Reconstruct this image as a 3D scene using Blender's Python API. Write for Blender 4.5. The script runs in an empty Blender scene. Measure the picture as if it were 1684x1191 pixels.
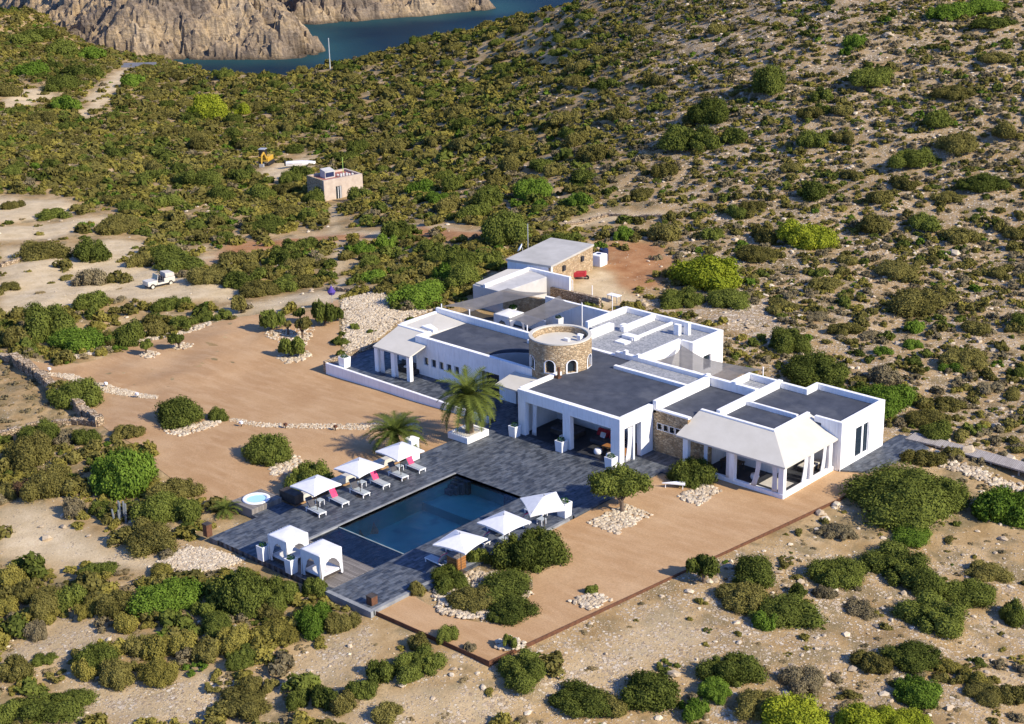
import bpy, bmesh, math, random
import numpy as np
from mathutils import Vector, Matrix

random.seed(7)
RNG = np.random.default_rng(11)
R = math.radians
S = bpy.context.scene
COL = S.collection

# ------------------------------------------------------------------ camera
YAW, PITCH, ROLL, FPX, CX, CY = R(-42.76652), R(19.97469), R(-1.29568), 2696.9, 842.0, 595.5
CAM = np.array([75.354, -93.797, 52.680])


def _axes():
    cy, sy, cp, sp = math.cos(YAW), math.sin(YAW), math.cos(PITCH), math.sin(PITCH)
    fw = np.array([sy * cp, cy * cp, -sp]); r = np.array([cy, -sy, 0.0]); u = np.cross(r, fw)
    cr, sr = math.cos(ROLL), math.sin(ROLL)
    return r * cr + u * sr, -r * sr + u * cr, fw


AX_R, AX_U, AX_F = _axes()
cam = bpy.data.cameras.new('camera')
cam_o = bpy.data.objects.new('camera', cam); COL.objects.link(cam_o)
m = Matrix.Identity(4)
for i in range(3):
    m[i][0] = AX_R[i]; m[i][1] = AX_U[i]; m[i][2] = -AX_F[i]; m[i][3] = CAM[i]
cam_o.matrix_world = m
cam.sensor_width = 36.0; cam.lens = FPX * 36.0 / 1684.0
cam.clip_start = 1.0; cam.clip_end = 9000.0
S.camera = cam_o
S.render.resolution_x, S.render.resolution_y = 1024, 724

# ------------------------------------------------------------------ light
SUN_DIR = Vector((1.5, 0.22, 1.0)).normalized()          # towards the sun
sun = bpy.data.lights.new('sun', 'SUN'); sun.energy = 5.0; sun.angle = R(0.5); sun.color = (1.0, 0.89, 0.71)
sun_o = bpy.data.objects.new('sun', sun); COL.objects.link(sun_o)
sun_o.rotation_euler = SUN_DIR.to_track_quat('Z', 'Y').to_euler()
W = bpy.data.worlds.new('World'); S.world = W; W.use_nodes = True
nt = W.node_tree
sky = nt.nodes.new('ShaderNodeTexSky'); sky.sky_type = 'NISHITA'; sky.sun_disc = False
sky.sun_elevation = math.asin(SUN_DIR.z); sky.sun_rotation = math.atan2(SUN_DIR.x, SUN_DIR.y)
bg = nt.nodes['Background']; bg.inputs['Strength'].default_value = 0.115
sky.ozone_density = 4.0; sky.dust_density = 0.3
hue = nt.nodes.new('ShaderNodeMix'); hue.data_type = 'RGBA'; hue.blend_type = 'MULTIPLY'; hue.inputs[0].default_value = 1.0
hue.inputs[7].default_value = (.80, .93, 1.38, 1)                     # deep clear Mediterranean sky
nt.links.new(sky.outputs[0], hue.inputs[6]); nt.links.new(hue.outputs[2], bg.inputs[0])
S.view_settings.view_transform = 'Standard'; S.view_settings.look = 'None'
S.view_settings.exposure = 0.5; S.view_settings.gamma = 1.0
S.render.engine = 'CYCLES'
S.cycles.max_bounces = 6; S.cycles.transparent_max_bounces = 12


# ------------------------------------------------------------------ pixel <-> world helpers
def rays(px, py):
    a = (np.asarray(px, float) - CX) / FPX; b = (np.asarray(py, float) - CY) / FPX
    return AX_F + a[..., None] * AX_R - b[..., None] * AX_U


def at(px, py, z=0.0):
    d = rays(px, py); t = (z - CAM[2]) / d[2]
    p = CAM + d * t
    return float(p[0]), float(p[1]), float(p[2])


def project(P):
    q = np.asarray(P, float) - CAM
    c = q @ AX_F
    return CX + FPX * (q @ AX_R) / c, CY - FPX * (q @ AX_U) / c, c


# ------------------------------------------------------------------ noise
def _hash(ix, iy, seed):
    h = (ix.astype(np.int64) * 374761393 + iy.astype(np.int64) * 668265263 + seed * 1442695041) & 0xffffffff
    h = ((h ^ (h >> 13)) * 1274126177) & 0xffffffff
    return ((h ^ (h >> 16)) & 0xffff) / 65535.0


def vnoise(x, y, seed=0):
    ix, iy = np.floor(x), np.floor(y); fx, fy = x - ix, y - iy
    fx = fx * fx * (3 - 2 * fx); fy = fy * fy * (3 - 2 * fy)
    a, b = _hash(ix, iy, seed), _hash(ix + 1, iy, seed)
    c, d = _hash(ix, iy + 1, seed), _hash(ix + 1, iy + 1, seed)
    return (a * (1 - fx) + b * fx) * (1 - fy) + (c * (1 - fx) + d * fx) * fy


def fbm(x, y, oct=4, seed=0):
    s, a, t = 0.0, 0.5, 0.0
    for k in range(oct):
        s = s + a * vnoise(x, y, seed + k); t += a; a *= 0.5; x = x * 2.03 + 5.1; y = y * 2.03 + 1.7
    return s / t


def inpoly(x, y, poly):
    x = np.asarray(x, float); y = np.asarray(y, float); r = np.zeros(x.shape, bool); n = len(poly)
    for i in range(n):
        x0, y0 = poly[i][:2]; x1, y1 = poly[(i + 1) % n][:2]
        if y0 == y1: continue
        r ^= ((y0 > y) != (y1 > y)) & (x < (x1 - x0) * (y - y0) / (y1 - y0) + x0)
    return r


def polydist(x, y, poly, closed=True):
    d = np.full(np.shape(x), 1e9); n = len(poly)
    for i in range(n if closed else n - 1):
        ax, ay = poly[i][:2]; bx, by = poly[(i + 1) % n][:2]
        vx, vy = bx - ax, by - ay
        t = np.clip(((x - ax) * vx + (y - ay) * vy) / (vx * vx + vy * vy + 1e-9), 0, 1)
        d = np.minimum(d, np.hypot(x - ax - t * vx, y - ay - t * vy))
    return d


# ------------------------------------------------------------------ terrain height (anchors: photo pixel + height)
SEA = -24.3
ANCH = [  # px, py, z
    (562, 619, -1.0), (240, 575, -1.5), (400, 650, -.8), (60, 605, -1.6), (330, 545, -1.4), (440, 515, -1.0), (545, 500, -.5),
    (500, 690, -.45), (180, 700, -.8), (300, 760, -.4), (620, 690, -.3), (640, 480, .3), (700, 470, .3),
    (262, 470, -2.8), (0, 480, -3.0), (0, 385, -5.5), (120, 420, -4.2), (548, 330, -7.0), (562, 470, -1.2), (556, 392, -4.0), (400, 400, -4.5),
    (150, 250, -10), (0, 210, -11.5), (400, 250, -9.5), (300, 330, -7), (350, 178, -14), (230, 108, -20.5), (0, 60, -15), (60, 20, -12), (110, 100, -18),
    (290, 97, -24.6), (330, 101, -25.2), (370, 115, -25.2), (440, 121, -25.4), (495, 114, -25.2), (545, 102, -23.4), (380, 98, -29), (450, 100, -29), (520, 88, -30), (600, 62, -31), (700, 35, -33), (800, 12, -34), (480, 50, -32), (330, 84, -29), (250, 80, -25), (180, 74, -21.5), (100, 50, -17), (0, 35, -12.5), (-80, 30, -10),
    (590, 90, -20.5), (640, 76, -16.5), (715, 55, -10.5), (780, 41, -5.5), (830, 27, -.5), (905, 5, 6.5), (1000, -25, 12), (1200, -50, 17), (1500, -60, 20),
    (700, 180, -6.5), (700, 300, -4.2), (800, 370, -1.6), (620, 230, -9), (860, 250, -1.2), (820, 130, -3.5), (1000, 380, .6), (1120, 430, .8), (1000, 250, 2.2), (1000, 110, 7), (1300, 350, 2.6), (1300, 200, 7.5),
    (1300, 70, 13.5), (1684, 600, .6), (1684, 400, 3), (1684, 200, 9.5), (1684, 30, 17), (1500, 500, 1.0), (1400, 600, .2), (1684, 800, -.7), (1684, 1000, -1.2),
    (1684, 1191, -1.4), (1300, 1191, -1.4), (900, 1191, -1.6), (400, 1191, -2.2), (0, 1191, -2.4), (0, 950, -1.8), (200, 905, -.8), (340, 930, -.5), (600, 1090, -.9),
    (440, 985, -.6), (1000, 1110, -.9), (50, 690, -1.9), (50, 770, -1.5), (1500, 850, -.5), (1350, 950, -.6),
    (-300, 600, -2.5), (-300, 300, -9), (2000, 500, 3), (2000, 100, 15), (842, 1500, -2.4), (2000, 1000, -1.4), (-300, 1100, -2.6), (200, 1500, -3), (1500, 1500, -2.2)]
WANCH = [(-8, -15, -.35), (-15, -28, -.35), (3, -28, -.3), (3, -10, -.3), (12.4, -28.4, -.35), (16, -10, -.3), (16.2, 8, -.3), (14, 18, -.25), (5, 5, -.3), (-12, 8, -.3),
         (-27, 8, -.4), (-20, 16, -.3), (-6, 24, .1), (-30, 25, 0.), (-38, 34, .2), (-35, 42, .3), (22, 20, -.2), (-16, -10, -.3), (4, 20, 0), (-24, 0, -.75)]
_P = [at(*a) for a in ANCH] + list(WANCH)
for (px, py, z) in [(545, 100, -23), (590, 90, -20.5), (640, 76, -16.5), (715, 55, -10.5), (780, 41, -5.5), (830, 27, -.5), (905, 5, 6.5)]:
    p = np.array(at(px, py, z)); f2 = AX_F[:2] / np.linalg.norm(AX_F[:2])
    for dd, dz in ((14, -3.4), (32, -11), (60, -24)):
        _P.append((p[0] + f2[0] * dd, p[1] + f2[1] * dd, max(p[2] + dz, SEA - 4)))
for px in (1000, 1200, 1500):
    p = np.array(at(px, -30, 15)); _P.append((p[0] - 60 * .68, p[1] + 60 * .73, 12))
_P = np.array(_P)
_A = np.hypot(_P[:, None, 0] - _P[None, :, 0], _P[:, None, 1] - _P[None, :, 1])
_n = len(_P)
_K = np.zeros((_n + 3, _n + 3)); _K[:_n, :_n] = -_A - np.eye(_n) * 0.6
_K[:_n, _n] = 1; _K[:_n, _n + 1:] = _P[:, :2] / 100; _K[_n:, :_n] = _K[:_n, _n:].T
_W = np.linalg.solve(_K, np.concatenate([_P[:, 2], [0, 0, 0]]))

# rectangle of garden + house kept smooth
FLAT = [(-38, -30), (3, -30), (17, -29), (18, 20), (-6, 24), (-30, 24), (-40, 44), (-46, 42), (-40, 20), (-40, 0)]


def base_height(x, y):
    x = np.asarray(x, float); y = np.asarray(y, float); sh = x.shape
    x = x.ravel(); y = y.ravel(); out = np.empty(len(x))
    for i in range(0, len(x), 20000):
        xs, ys = x[i:i + 20000], y[i:i + 20000]
        d = np.hypot(xs[:, None] - _P[None, :, 0], ys[:, None] - _P[None, :, 1])
        out[i:i + 20000] = -d @ _W[:_n] + _W[_n] + xs / 100 * _W[_n + 1] + ys / 100 * _W[_n + 2]
    return out.reshape(sh)


# terrain grid in a frame turned towards the bay
_f2 = AX_F[:2] / np.linalg.norm(AX_F[:2]); _r2 = np.array([_f2[1], -_f2[0]])
GU0, GU1, GV0, GV1, GS = 25.0, 500.0, -190.0, 190.0, 1.0
_gu = np.arange(GU0, GU1 + .1, GS); _gv = np.arange(GV0, GV1 + .1, GS)
_UU, _VV = np.meshgrid(_gu, _gv, indexing='ij')
TX = CAM[0] + _UU * _f2[0] + _VV * _r2[0]; TY = CAM[1] + _UU * _f2[1] + _VV * _r2[1]
TZ = base_height(TX, TY)
for _ in range(6):                                        # soften the anchor cones
    Z = np.pad(TZ, 1, mode='edge')
    TZ = (Z[:-2, 1:-1] + Z[2:, 1:-1] + Z[1:-1, :-2] + Z[1:-1, 2:] + 2 * TZ) / 6
_fl = np.where(inpoly(TX, TY, FLAT), 0.0, np.clip(polydist(TX, TY, FLAT) / 8.0, 0, 1))
_hill = np.clip((TZ - 1.0) / 6, 0, 1)
_nz = (fbm(TX / 9, TY / 9, 4, 3) - .5) * 1.1 + (fbm(TX / 2.2, TY / 2.2, 3, 9) - .5) * .45
_st = (TZ + fbm(TX / 22, TY / 22, 3, 21) * 2.5) / 1.3     # low rock ledges on the hill
_st = (np.floor(_st) + np.clip((_st - np.floor(_st)) * 3, 0, 1)) * 1.3 - (TZ + fbm(TX / 22, TY / 22, 3, 21) * 2.5)
TZ = TZ + _fl * (_nz + _hill * _st * .55)


_inl = [at(*p, SEA)[:2] for p in ((315, 92), (400, 88), (500, 86), (498, 108), (480, 123), (440, 128), (375, 125), (328, 115))]
_id = polydist(TX, TY, _inl) * np.where(inpoly(TX, TY, _inl), -1, 1)
TZ = np.where(_id < 8, np.minimum(TZ, SEA - 1.2 + np.clip(_id, 0, 8) * .35), TZ)
_cx, _cy, _cd = project(np.stack([TX, TY, TZ], -1))
_lim = np.interp(_cx, [30, 60, 90, 150, 230, 300, 340, 440, 480, 520, 545, 590, 640, 715, 780, 830, 905, 940, 1000], [-30, 0, 40, 74, 92, 101, 121, 124, 122, 112, 106, 97, 83, 63, 48, 36, 14, 2, -25])
_ov = (_cy < _lim) & (_cx > 30) & (_cx < 1000) & (_cd > 260)      # the shore falls away behind the brow of the land
TZ = np.where(_ov, TZ - (_lim - _cy) * _cd / (FPX * .95) - 1.6, TZ)
TZ = np.where(_ov & (_cx < 500) & (_cd > 330), np.minimum(TZ, SEA - 1.5), TZ)
_pd = np.maximum(np.maximum(-9.4 - TX, TX + 1.8), np.maximum(-25.2 - TY, TY + 9.1))
TZ = np.where(_pd < 0, -3.0, TZ)


def ground(x, y):
    x = np.asarray(x, float); y = np.asarray(y, float)
    dx, dy = x - CAM[0], y - CAM[1]
    u = (dx * _f2[0] + dy * _f2[1] - GU0) / GS; v = (dx * _r2[0] + dy * _r2[1] - GV0) / GS
    u = np.clip(u, 0, len(_gu) - 1.001); v = np.clip(v, 0, len(_gv) - 1.001)
    i = u.astype(int); j = v.astype(int); fu = u - i; fv = v - j
    return (TZ[i, j] * (1 - fu) + TZ[i + 1, j] * fu) * (1 - fv) + (TZ[i, j + 1] * (1 - fu) + TZ[i + 1, j + 1] * fu) * fv


def gz(x, y): return float(ground(np.array([x]), np.array([y]))[0])


def gat(px, py):
    """ground points seen at these photo pixels"""
    d = rays(np.atleast_1d(px), np.atleast_1d(py))
    hd = np.hypot(d[:, 0], d[:, 1])
    t = 30.0 / hd; done = np.zeros(len(t), bool); out = np.zeros((len(t), 3)); prev = t.copy()
    for _ in range(900):
        p = CAM + d * t[:, None]
        hit = (~done) & (p[:, 2] <= ground(p[:, 0], p[:, 1]))
        out[hit] = p[hit]; done |= hit
        if done.all(): break
        t = np.where(done, t, t + .5 / hd)
    out[~done] = (CAM + d * t[:, None])[~done]
    out[:, 2] = ground(out[:, 0], out[:, 1])
    return out


def g1(px, py): return tuple(float(v) for v in gat(px, py)[0])


# ------------------------------------------------------------------ materials
def mat(name):
    mt = bpy.data.materials.new(name); mt.use_nodes = True
    n = mt.node_tree; b = n.nodes['Principled BSDF']
    return mt, n, b


def nd(n, t, **kw):
    x = n.nodes.new(t)
    for k, v in kw.items():
        if k in x.inputs: x.inputs[k].default_value = v
        else: setattr(x, k, v)
    return x


def ramp(n, src, stops):
    r = n.nodes.new('ShaderNodeValToRGB'); n.links.new(src, r.inputs[0])
    e = r.color_ramp.elements
    while len(e) < len(stops): e.new(0.5)
    for k, (p, c) in enumerate(stops):
        e[k].position = p; e[k].color = (c[0], c[1], c[2], 1)
    return r.outputs[0]


def mix(n, f, a, b, mode='MIX'):
    x = n.nodes.new('ShaderNodeMix'); x.data_type = 'RGBA'; x.blend_type = mode
    for s, v in ((0, f), (6, a), (7, b)):
        if isinstance(v, (int, float)): x.inputs[s].default_value = v
        elif isinstance(v, tuple): x.inputs[s].default_value = (v[0], v[1], v[2], 1)
        else: n.links.new(v, x.inputs[s])
    return x.outputs[2]


def wcoord(n, scale=(1, 1, 1), rot=(0, 0, 0), obj=False):
    if obj:
        c = n.nodes.new('ShaderNodeTexCoord'); s = c.outputs['Object']
    else:
        c = n.nodes.new('ShaderNodeNewGeometry'); s = c.outputs['Position']
    mp = n.nodes.new('ShaderNodeMapping'); mp.inputs['Scale'].default_value = scale; mp.inputs['Rotation'].default_value = rot
    n.links.new(s, mp.inputs[0]); return mp.outputs[0]


def noise(n, co, scale, detail=4, rough=.55):
    x = nd(n, 'ShaderNodeTexNoise', Scale=scale, Detail=detail, Roughness=rough); n.links.new(co, x.inputs['Vector'])
    return x.outputs['Fac']


def voro(n, co, scale, feature='F1', out='Distance', rnd=1.0):
    x = n.nodes.new('ShaderNodeTexVoronoi'); x.feature = feature; x.inputs['Scale'].default_value = scale
    x.inputs['Randomness'].default_value = rnd
    n.links.new(co, x.inputs['Vector']); return x.outputs[out]


def bump(n, b, h, strength=.5, dist=.1):
    x = nd(n, 'ShaderNodeBump', Strength=strength, Distance=dist); n.links.new(h, x.inputs['Height'])
    n.links.new(x.outputs[0], b.inputs['Normal'])


def mottled(name, c1, c2, scale=1.0, rough=.8, bs=.2, bscale=8, spec=.3, bd=.03, stops=(.3, .7)):
    mt, n, b = mat(name); co = wcoord(n)
    n.links.new(ramp(n, noise(n, co, scale, 6, .6), [(stops[0], c1), (stops[1], c2)]), b.inputs['Base Color'])
    b.inputs['Roughness'].default_value = rough; b.inputs['Specular IOR Level'].default_value = spec
    if bs: bump(n, b, noise(n, co, bscale, 4), bs, bd)
    return mt


M = {}


def m_plaster(name, c1, c2):
    mt, n, b = mat(name); co = wcoord(n)
    base = ramp(n, noise(n, co, .6, 6, .6), [(.3, c1), (.7, c2)])
    st = noise(n, wcoord(n, (3.5, 3.5, .35)), 1.6, 5, .65)
    base = mix(n, ramp(n, st, [(.48, (0, 0, 0)), (.78, (.4, .4, .4))]), base, (.52, .49, .45))
    n.links.new(base, b.inputs['Base Color']); b.inputs['Roughness'].default_value = .9; b.inputs['Specular IOR Level'].default_value = .15
    bump(n, b, noise(n, co, 4, 5, .6), .35, .03)
    return mt


M['plaster'] = m_plaster('white_plaster', (.79, .78, .76), (.90, .895, .88))
M['plaster2'] = mottled('cream_roof_plaster', (.52, .49, .42), (.58, .55, .48), .7, .9, .3, 3, .2, .03)
M['oldplaster'] = mottled('weathered_plaster', (.40, .39, .375), (.52, .51, .485), .8, .9, .25, 4, .2, .02)
M['pinkplaster'] = mottled('pink_plaster', (.40, .32, .26), (.52, .44, .36), 1.2, .9, .3, 5, .2)
def m_roof():
    mt, n, b = mat('dark_roof'); co = wcoord(n)
    c = ramp(n, noise(n, co, .9, 6, .65), [(.3, (.030, .036, .050)), (.7, (.064, .072, .092))])
    c = mix(n, ramp(n, noise(n, co, .28, 4, .6), [(.55, (0, 0, 0)), (.66, (.45, .45, .45))]), c, (.115, .12, .13))
    c = mix(n, ramp(n, noise(n, wcoord(n, (1, 1, 1), (0, 0, .7)), .5, 5, .7), [(.3, (.5, .5, .5)), (.42, (0, 0, 0))]), c, (.022, .027, .038))
    sp = voro(n, wcoord(n), 16)
    c = mix(n, ramp(n, sp, [(.05, (.4, .4, .4)), (.2, (0, 0, 0))]), c, (.16, .165, .175))
    n.links.new(c, b.inputs['Base Color']); b.inputs['Roughness'].default_value = .8; bump(n, b, noise(n, co, 14, 4), .3, .02); return mt


M['roof'] = m_roof()
M['white'] = mottled('white_paint', (.78, .78, .78), (.84, .84, .84), 2, .5, 0)
M['cloth'] = mottled('white_cloth', (.64, .64, .65), (.74, .74, .74), 3, .9, .3, 14, .1, .02)
M['metal'] = mottled('grey_metal', (.30, .31, .32), (.38, .38, .39), 3, .4, 0)
M['rust'] = mottled('rusty_steel', (.075, .035, .021), (.155, .068, .034), 4, .8, .3, 20)
M['darkwood'] = mottled('dark_timber', (.035, .028, .024), (.085, .068, .055), 2.5, .7, .3, 18)
M['orangewood'] = mottled('orange_timber', (.26, .11, .035), (.36, .17, .06), 3, .5, .2, 18)
M['greyfabric'] = mottled('charcoal_fabric', (.05, .05, .06), (.09, .09, .10), 4, .9, .2, 30)
M['sling'] = mottled('pale_grey_sling', (.34, .38, .39), (.42, .46, .47), 5, .7, 0)
M['pink'] = mottled('pink_fabric', (.62, .035, .11), (.72, .07, .17), 5, .85, 0)
M['red'] = mottled('red_fabric', (.32, .02, .03), (.45, .04, .05), 5, .8, 0)
M['black'] = mottled('black_rubber', (.012, .012, .013), (.025, .025, .027), 5, .6, 0)
M['yellow'] = mottled('yellow_paint', (.42, .25, .025), (.52, .33, .05), 3, .6, 0)
M['carpaint'] = mottled('cream_car_paint', (.50, .47, .40), (.60, .57, .50), 2, .45, 0)
M['terracotta'] = mottled('red_roof', (.30, .10, .075), (.42, .17, .13), 1.6, .9, .2, 8)
M['bark'] = mottled('bark', (.07, .05, .035), (.17, .125, .09), 6, .95, .6, 14)
M['palmbark'] = mottled('palm_bark', (.10, .075, .05), (.26, .20, .14), 5, .95, .8, 12, .1, .06)
M['darkvoid'] = mottled('dark_floor_and_shade', (.02, .022, .028), (.045, .048, .056), 1.5, .6, .2, 9)  # dark floors; also the panel standing in for shade under the canopy
M['blue_dark'] = mottled('dark_blue_plastic', (.012, .02, .06), (.02, .03, .09), 4, .5, 0)
M['purple'] = mottled('purple_cloth', (.06, .04, .20), (.10, .06, .28), 5, .8, 0)
M['tubwater'], n_, b_ = mat('tub_water'); b_.inputs['Base Color'].default_value = (.42, .70, .70, 1); b_.inputs['Roughness'].default_value = .06
M['seat'] = mottled('cream_cushion', (.45, .43, .38), (.55, .52, .46), 4, .9, 0)


def m_glass():
    mt, n, b = mat('window_glass'); b.inputs['Base Color'].default_value = (.012, .022, .032, 1)
    b.inputs['Roughness'].default_value = .05; b.inputs['Specular IOR Level'].default_value = .8
    return mt


M['glass'] = m_glass()


def m_stonewall(name, c):
    mt, n, b = mat(name); co = wcoord(n, (1, 1, 1.5))
    v = voro(n, co, 3.4, 'DISTANCE_TO_EDGE'); cc = voro(n, co, 3.4, 'F1', 'Color')
    col = ramp(n, cc, [(0.0, c[0]), (.5, c[1]), (1.0, c[2])])
    col = mix(n, ramp(n, v, [(.02, (1, 1, 1)), (.09, (0, 0, 0))]), col, c[3])
    col = mix(n, .35, col, ramp(n, noise(n, co, 9, 3), [(.3, (.15, .12, .09)), (.7, (.75, .68, .55))]), 'OVERLAY')
    n.links.new(col, b.inputs['Base Color']); b.inputs['Roughness'].default_value = .95
    b.inputs['Specular IOR Level'].default_value = .1
    bump(n, b, ramp(n, v, [(0, (0, 0, 0)), (.12, (1, 1, 1))]), .9, .06)
    return mt


M['stone'] = m_stonewall('stone_masonry', ((.28, .195, .115), (.46, .35, .225), (.60, .50, .355), (.36, .29, .20)))
M['drystone'] = m_stonewall('dry_stone', ((.26, .19, .13), (.42, .33, .23), (.60, .52, .40), (.09, .065, .045)))


def m_deck():
    mt, n, b = mat('slate_paving'); co = wcoord(n, (1, 1, 1), (0, 0, R(90)))
    br = nd(n, 'ShaderNodeTexBrick', Scale=1.0); n.links.new(co, br.inputs['Vector'])
    br.inputs['Color1'].default_value = (.034, .042, .055, 1); br.inputs['Color2'].default_value = (.135, .155, .18, 1)
    br.inputs['Mortar'].default_value = (.012, .013, .016, 1); br.inputs['Mortar Size'].default_value = .012
    br.inputs['Brick Width'].default_value = .6; br.inputs['Row Height'].default_value = .3; br.inputs['Bias'].default_value = -.25
    co2 = wcoord(n, (1.6, .5, 1), (0, 0, R(0)))
    col = mix(n, ramp(n, noise(n, co2, 2.2, 5, .65), [(.45, (0, 0, 0)), (.8, (.9, .9, .9))]), br.outputs[0], (.19, .20, .21))
    col = mix(n, ramp(n, noise(n, wcoord(n), .35, 3), [(.4, (.0, .0, .0)), (.75, (.4, .4, .4))]), col, (.04, .046, .056))
    n.links.new(col, b.inputs['Base Color']); b.inputs['Specular IOR Level'].default_value = .35
    n.links.new(ramp(n, noise(n, wcoord(n), 3, 4), [(.3, (.4, .4, .4)), (.7, (.75, .75, .75))]), b.inputs['Roughness'])
    bump(n, b, br.outputs[1], -.35, .02)
    return mt


M['deck'] = m_deck()


def m_gravel(name, c1, c2, c3):
    mt, n, b = mat(name); co = wcoord(n)
    col = ramp(n, noise(n, co, .16, 5, .6), [(.32, c1), (.55, c2), (.75, c3)])
    co3 = wcoord(n, (.25, 1, 1), (0, 0, R(35)))
    col = mix(n, ramp(n, noise(n, co3, 1.1, 5, .6), [(.45, (0, 0, 0)), (.7, (.7, .7, .7))]), col, c3)
    col = mix(n, ramp(n, noise(n, co, .5, 5, .7), [(.56, (0, 0, 0)), (.7, (.45, .45, .45))]), col, c1)
    col = mix(n, .5, col, ramp(n, noise(n, co, 9, 5, .8), [(.25, (.22, .22, .22)), (.75, (.8, .8, .8))]), 'OVERLAY')
    n.links.new(col, b.inputs['Base Color']); b.inputs['Roughness'].default_value = .95; b.inputs['Specular IOR Level'].default_value = .1
    bump(n, b, noise(n, co, 14, 4, .7), .5, .03)
    return mt


M['gravel'] = m_gravel('tan_gravel', (.365, .218, .106), (.43, .272, .140), (.50, .335, .188))
M['kerb'] = mottled('grey_kerb_stone', (.17, .18, .19), (.30, .31, .31), 1.5, .85, .2, 8)


def m_roofgravel():
    mt, n, b = mat('grey_gravel'); co = wcoord(n)
    cc = voro(n, co, 7.5, 'F1', 'Color')
    col = ramp(n, cc, [(0, (.16, .17, .18)), (.5, (.27, .28, .29)), (1, (.40, .40, .40))])
    n.links.new(col, b.inputs['Base Color']); b.inputs['Roughness'].default_value = .9
    bump(n, b, voro(n, co, 7.5), -.6, .04)
    return mt


M['roofgravel'] = m_roofgravel()


def m_terrain():
    mt, n, b = mat('hillside_soil'); co = wcoord(n)
    zn = nd(n, 'ShaderNodeAttribute', attribute_name='zone'); sp = n.nodes.new('ShaderNodeSeparateColor'); n.links.new(zn.outputs['Color'], sp.inputs[0])
    soil = ramp(n, noise(n, co, .3, 6, .65), [(.25, (.21, .138, .060)), (.45, (.35, .238, .112)), (.6, (.45, .322, .168)), (.8, (.54, .415, .245))])
    dry = ramp(n, noise(n, co, 1.3, 5, .7), [(.3, (.13, .10, .05)), (.7, (.27, .215, .115))])
    col = mix(n, ramp(n, noise(n, co, .45, 5, .6), [(.48, (0, 0, 0)), (.6, (.8, .8, .8))]), soil, dry)
    sand = ramp(n, noise(n, co, .5, 6, .65), [(.3, (.46, .355, .205)), (.6, (.59, .47, .295)), (.8, (.67, .555, .37))])
    col = mix(n, sp.outputs[0], col, sand)
    col = mix(n, sp.outputs[1], col, ramp(n, noise(n, co, .8, 5), [(.3, (.30, .14, .06)), (.7, (.42, .23, .11))]))
    # loose stones: two sizes of cells, broken up by noise
    st1 = voro(n, co, 3.1); st2 = voro(n, co, 7.5)
    brk = noise(n, co, .6, 4, .6)
    thr = n.nodes.new('ShaderNodeMath'); thr.operation = 'MULTIPLY_ADD'; n.links.new(sp.outputs[2], thr.inputs[0]); thr.inputs[1].default_value = .5
    bk = n.nodes.new('ShaderNodeMath'); bk.operation = 'MULTIPLY_ADD'; n.links.new(brk, bk.inputs[0]); bk.inputs[1].default_value = .9; bk.inputs[2].default_value = -.44
    n.links.new(bk.outputs[0], thr.inputs[2])

    def mask(v):
        s = n.nodes.new('ShaderNodeMath'); s.operation = 'SUBTRACT'; n.links.new(thr.outputs[0], s.inputs[0]); n.links.new(v, s.inputs[1])
        r = ramp(n, s.outputs[0], [(0.0, (0, 0, 0)), (.05, (1, 1, 1))]); return r
    m1, m2 = mask(st1), mask(st2)
    sc1 = ramp(n, voro(n, co, 3.1, 'F1', 'Color'), [(0, (.25, .180, .110)), (.5, (.46, .365, .255)), (1, (.66, .585, .46))])
    sc2 = ramp(n, voro(n, co, 7.5, 'F1', 'Color'), [(0, (.21, .145, .08)), (.5, (.44, .345, .235)), (1, (.67, .59, .46))])
    col = mix(n, m2, col, sc2); col = mix(n, m1, col, sc1)
    col = mix(n, .4, col, ramp(n, noise(n, co, 7, 5, .8), [(.25, (.2, .2, .2)), (.75, (.8, .8, .8))]), 'OVERLAY')
    n.links.new(col, b.inputs['Base Color']); b.inputs['Roughness'].default_value = .95; b.inputs['Specular IOR Level'].default_value = .05
    h = mix(n, .5, m2, noise(n, co, 3.5, 6, .7)); h = mix(n, .4, h, m1)
    bump(n, b, h, .8, .18)
    return mt


M['terrain'] = m_terrain()


def m_cliff():
    mt, n, b = mat('cliff_rock'); co = wcoord(n)
    a = nd(n, 'ShaderNodeAttribute', attribute_name='wet')
    base = ramp(n, noise(n, co, .07, 6, .65), [(.3, (.12, .095, .072)), (.45, (.26, .20, .14)), (.55, (.42, .31, .18)), (.7, (.46, .37, .26))])
    co2 = wcoord(n, (.5, .5, 1.6), (R(25), R(18), 0))
    base = mix(n, ramp(n, noise(n, co2, .5, 6, .7), [(.42, (0, 0, 0)), (.62, (.6, .6, .6))]), base, ramp(n, noise(n, co2, 1.1, 5), [(.3, (.085, .065, .05)), (.7, (.34, .285, .22))]))
    base = mix(n, .65, base, ramp(n, noise(n, co, 1.2, 6, .75), [(.25, (.12, .12, .12)), (.75, (.85, .85, .85))]), 'OVERLAY')
    base = mix(n, a.outputs['Fac'], base, (.06, .045, .03))
    n.links.new(base, b.inputs['Base Color']); b.inputs['Roughness'].default_value = .95; b.inputs['Specular IOR Level'].default_value = .1
    bump(n, b, noise(n, co2, .9, 8, .75), 1.0, .9)
    return mt


M['cliff'] = m_cliff()


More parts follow.
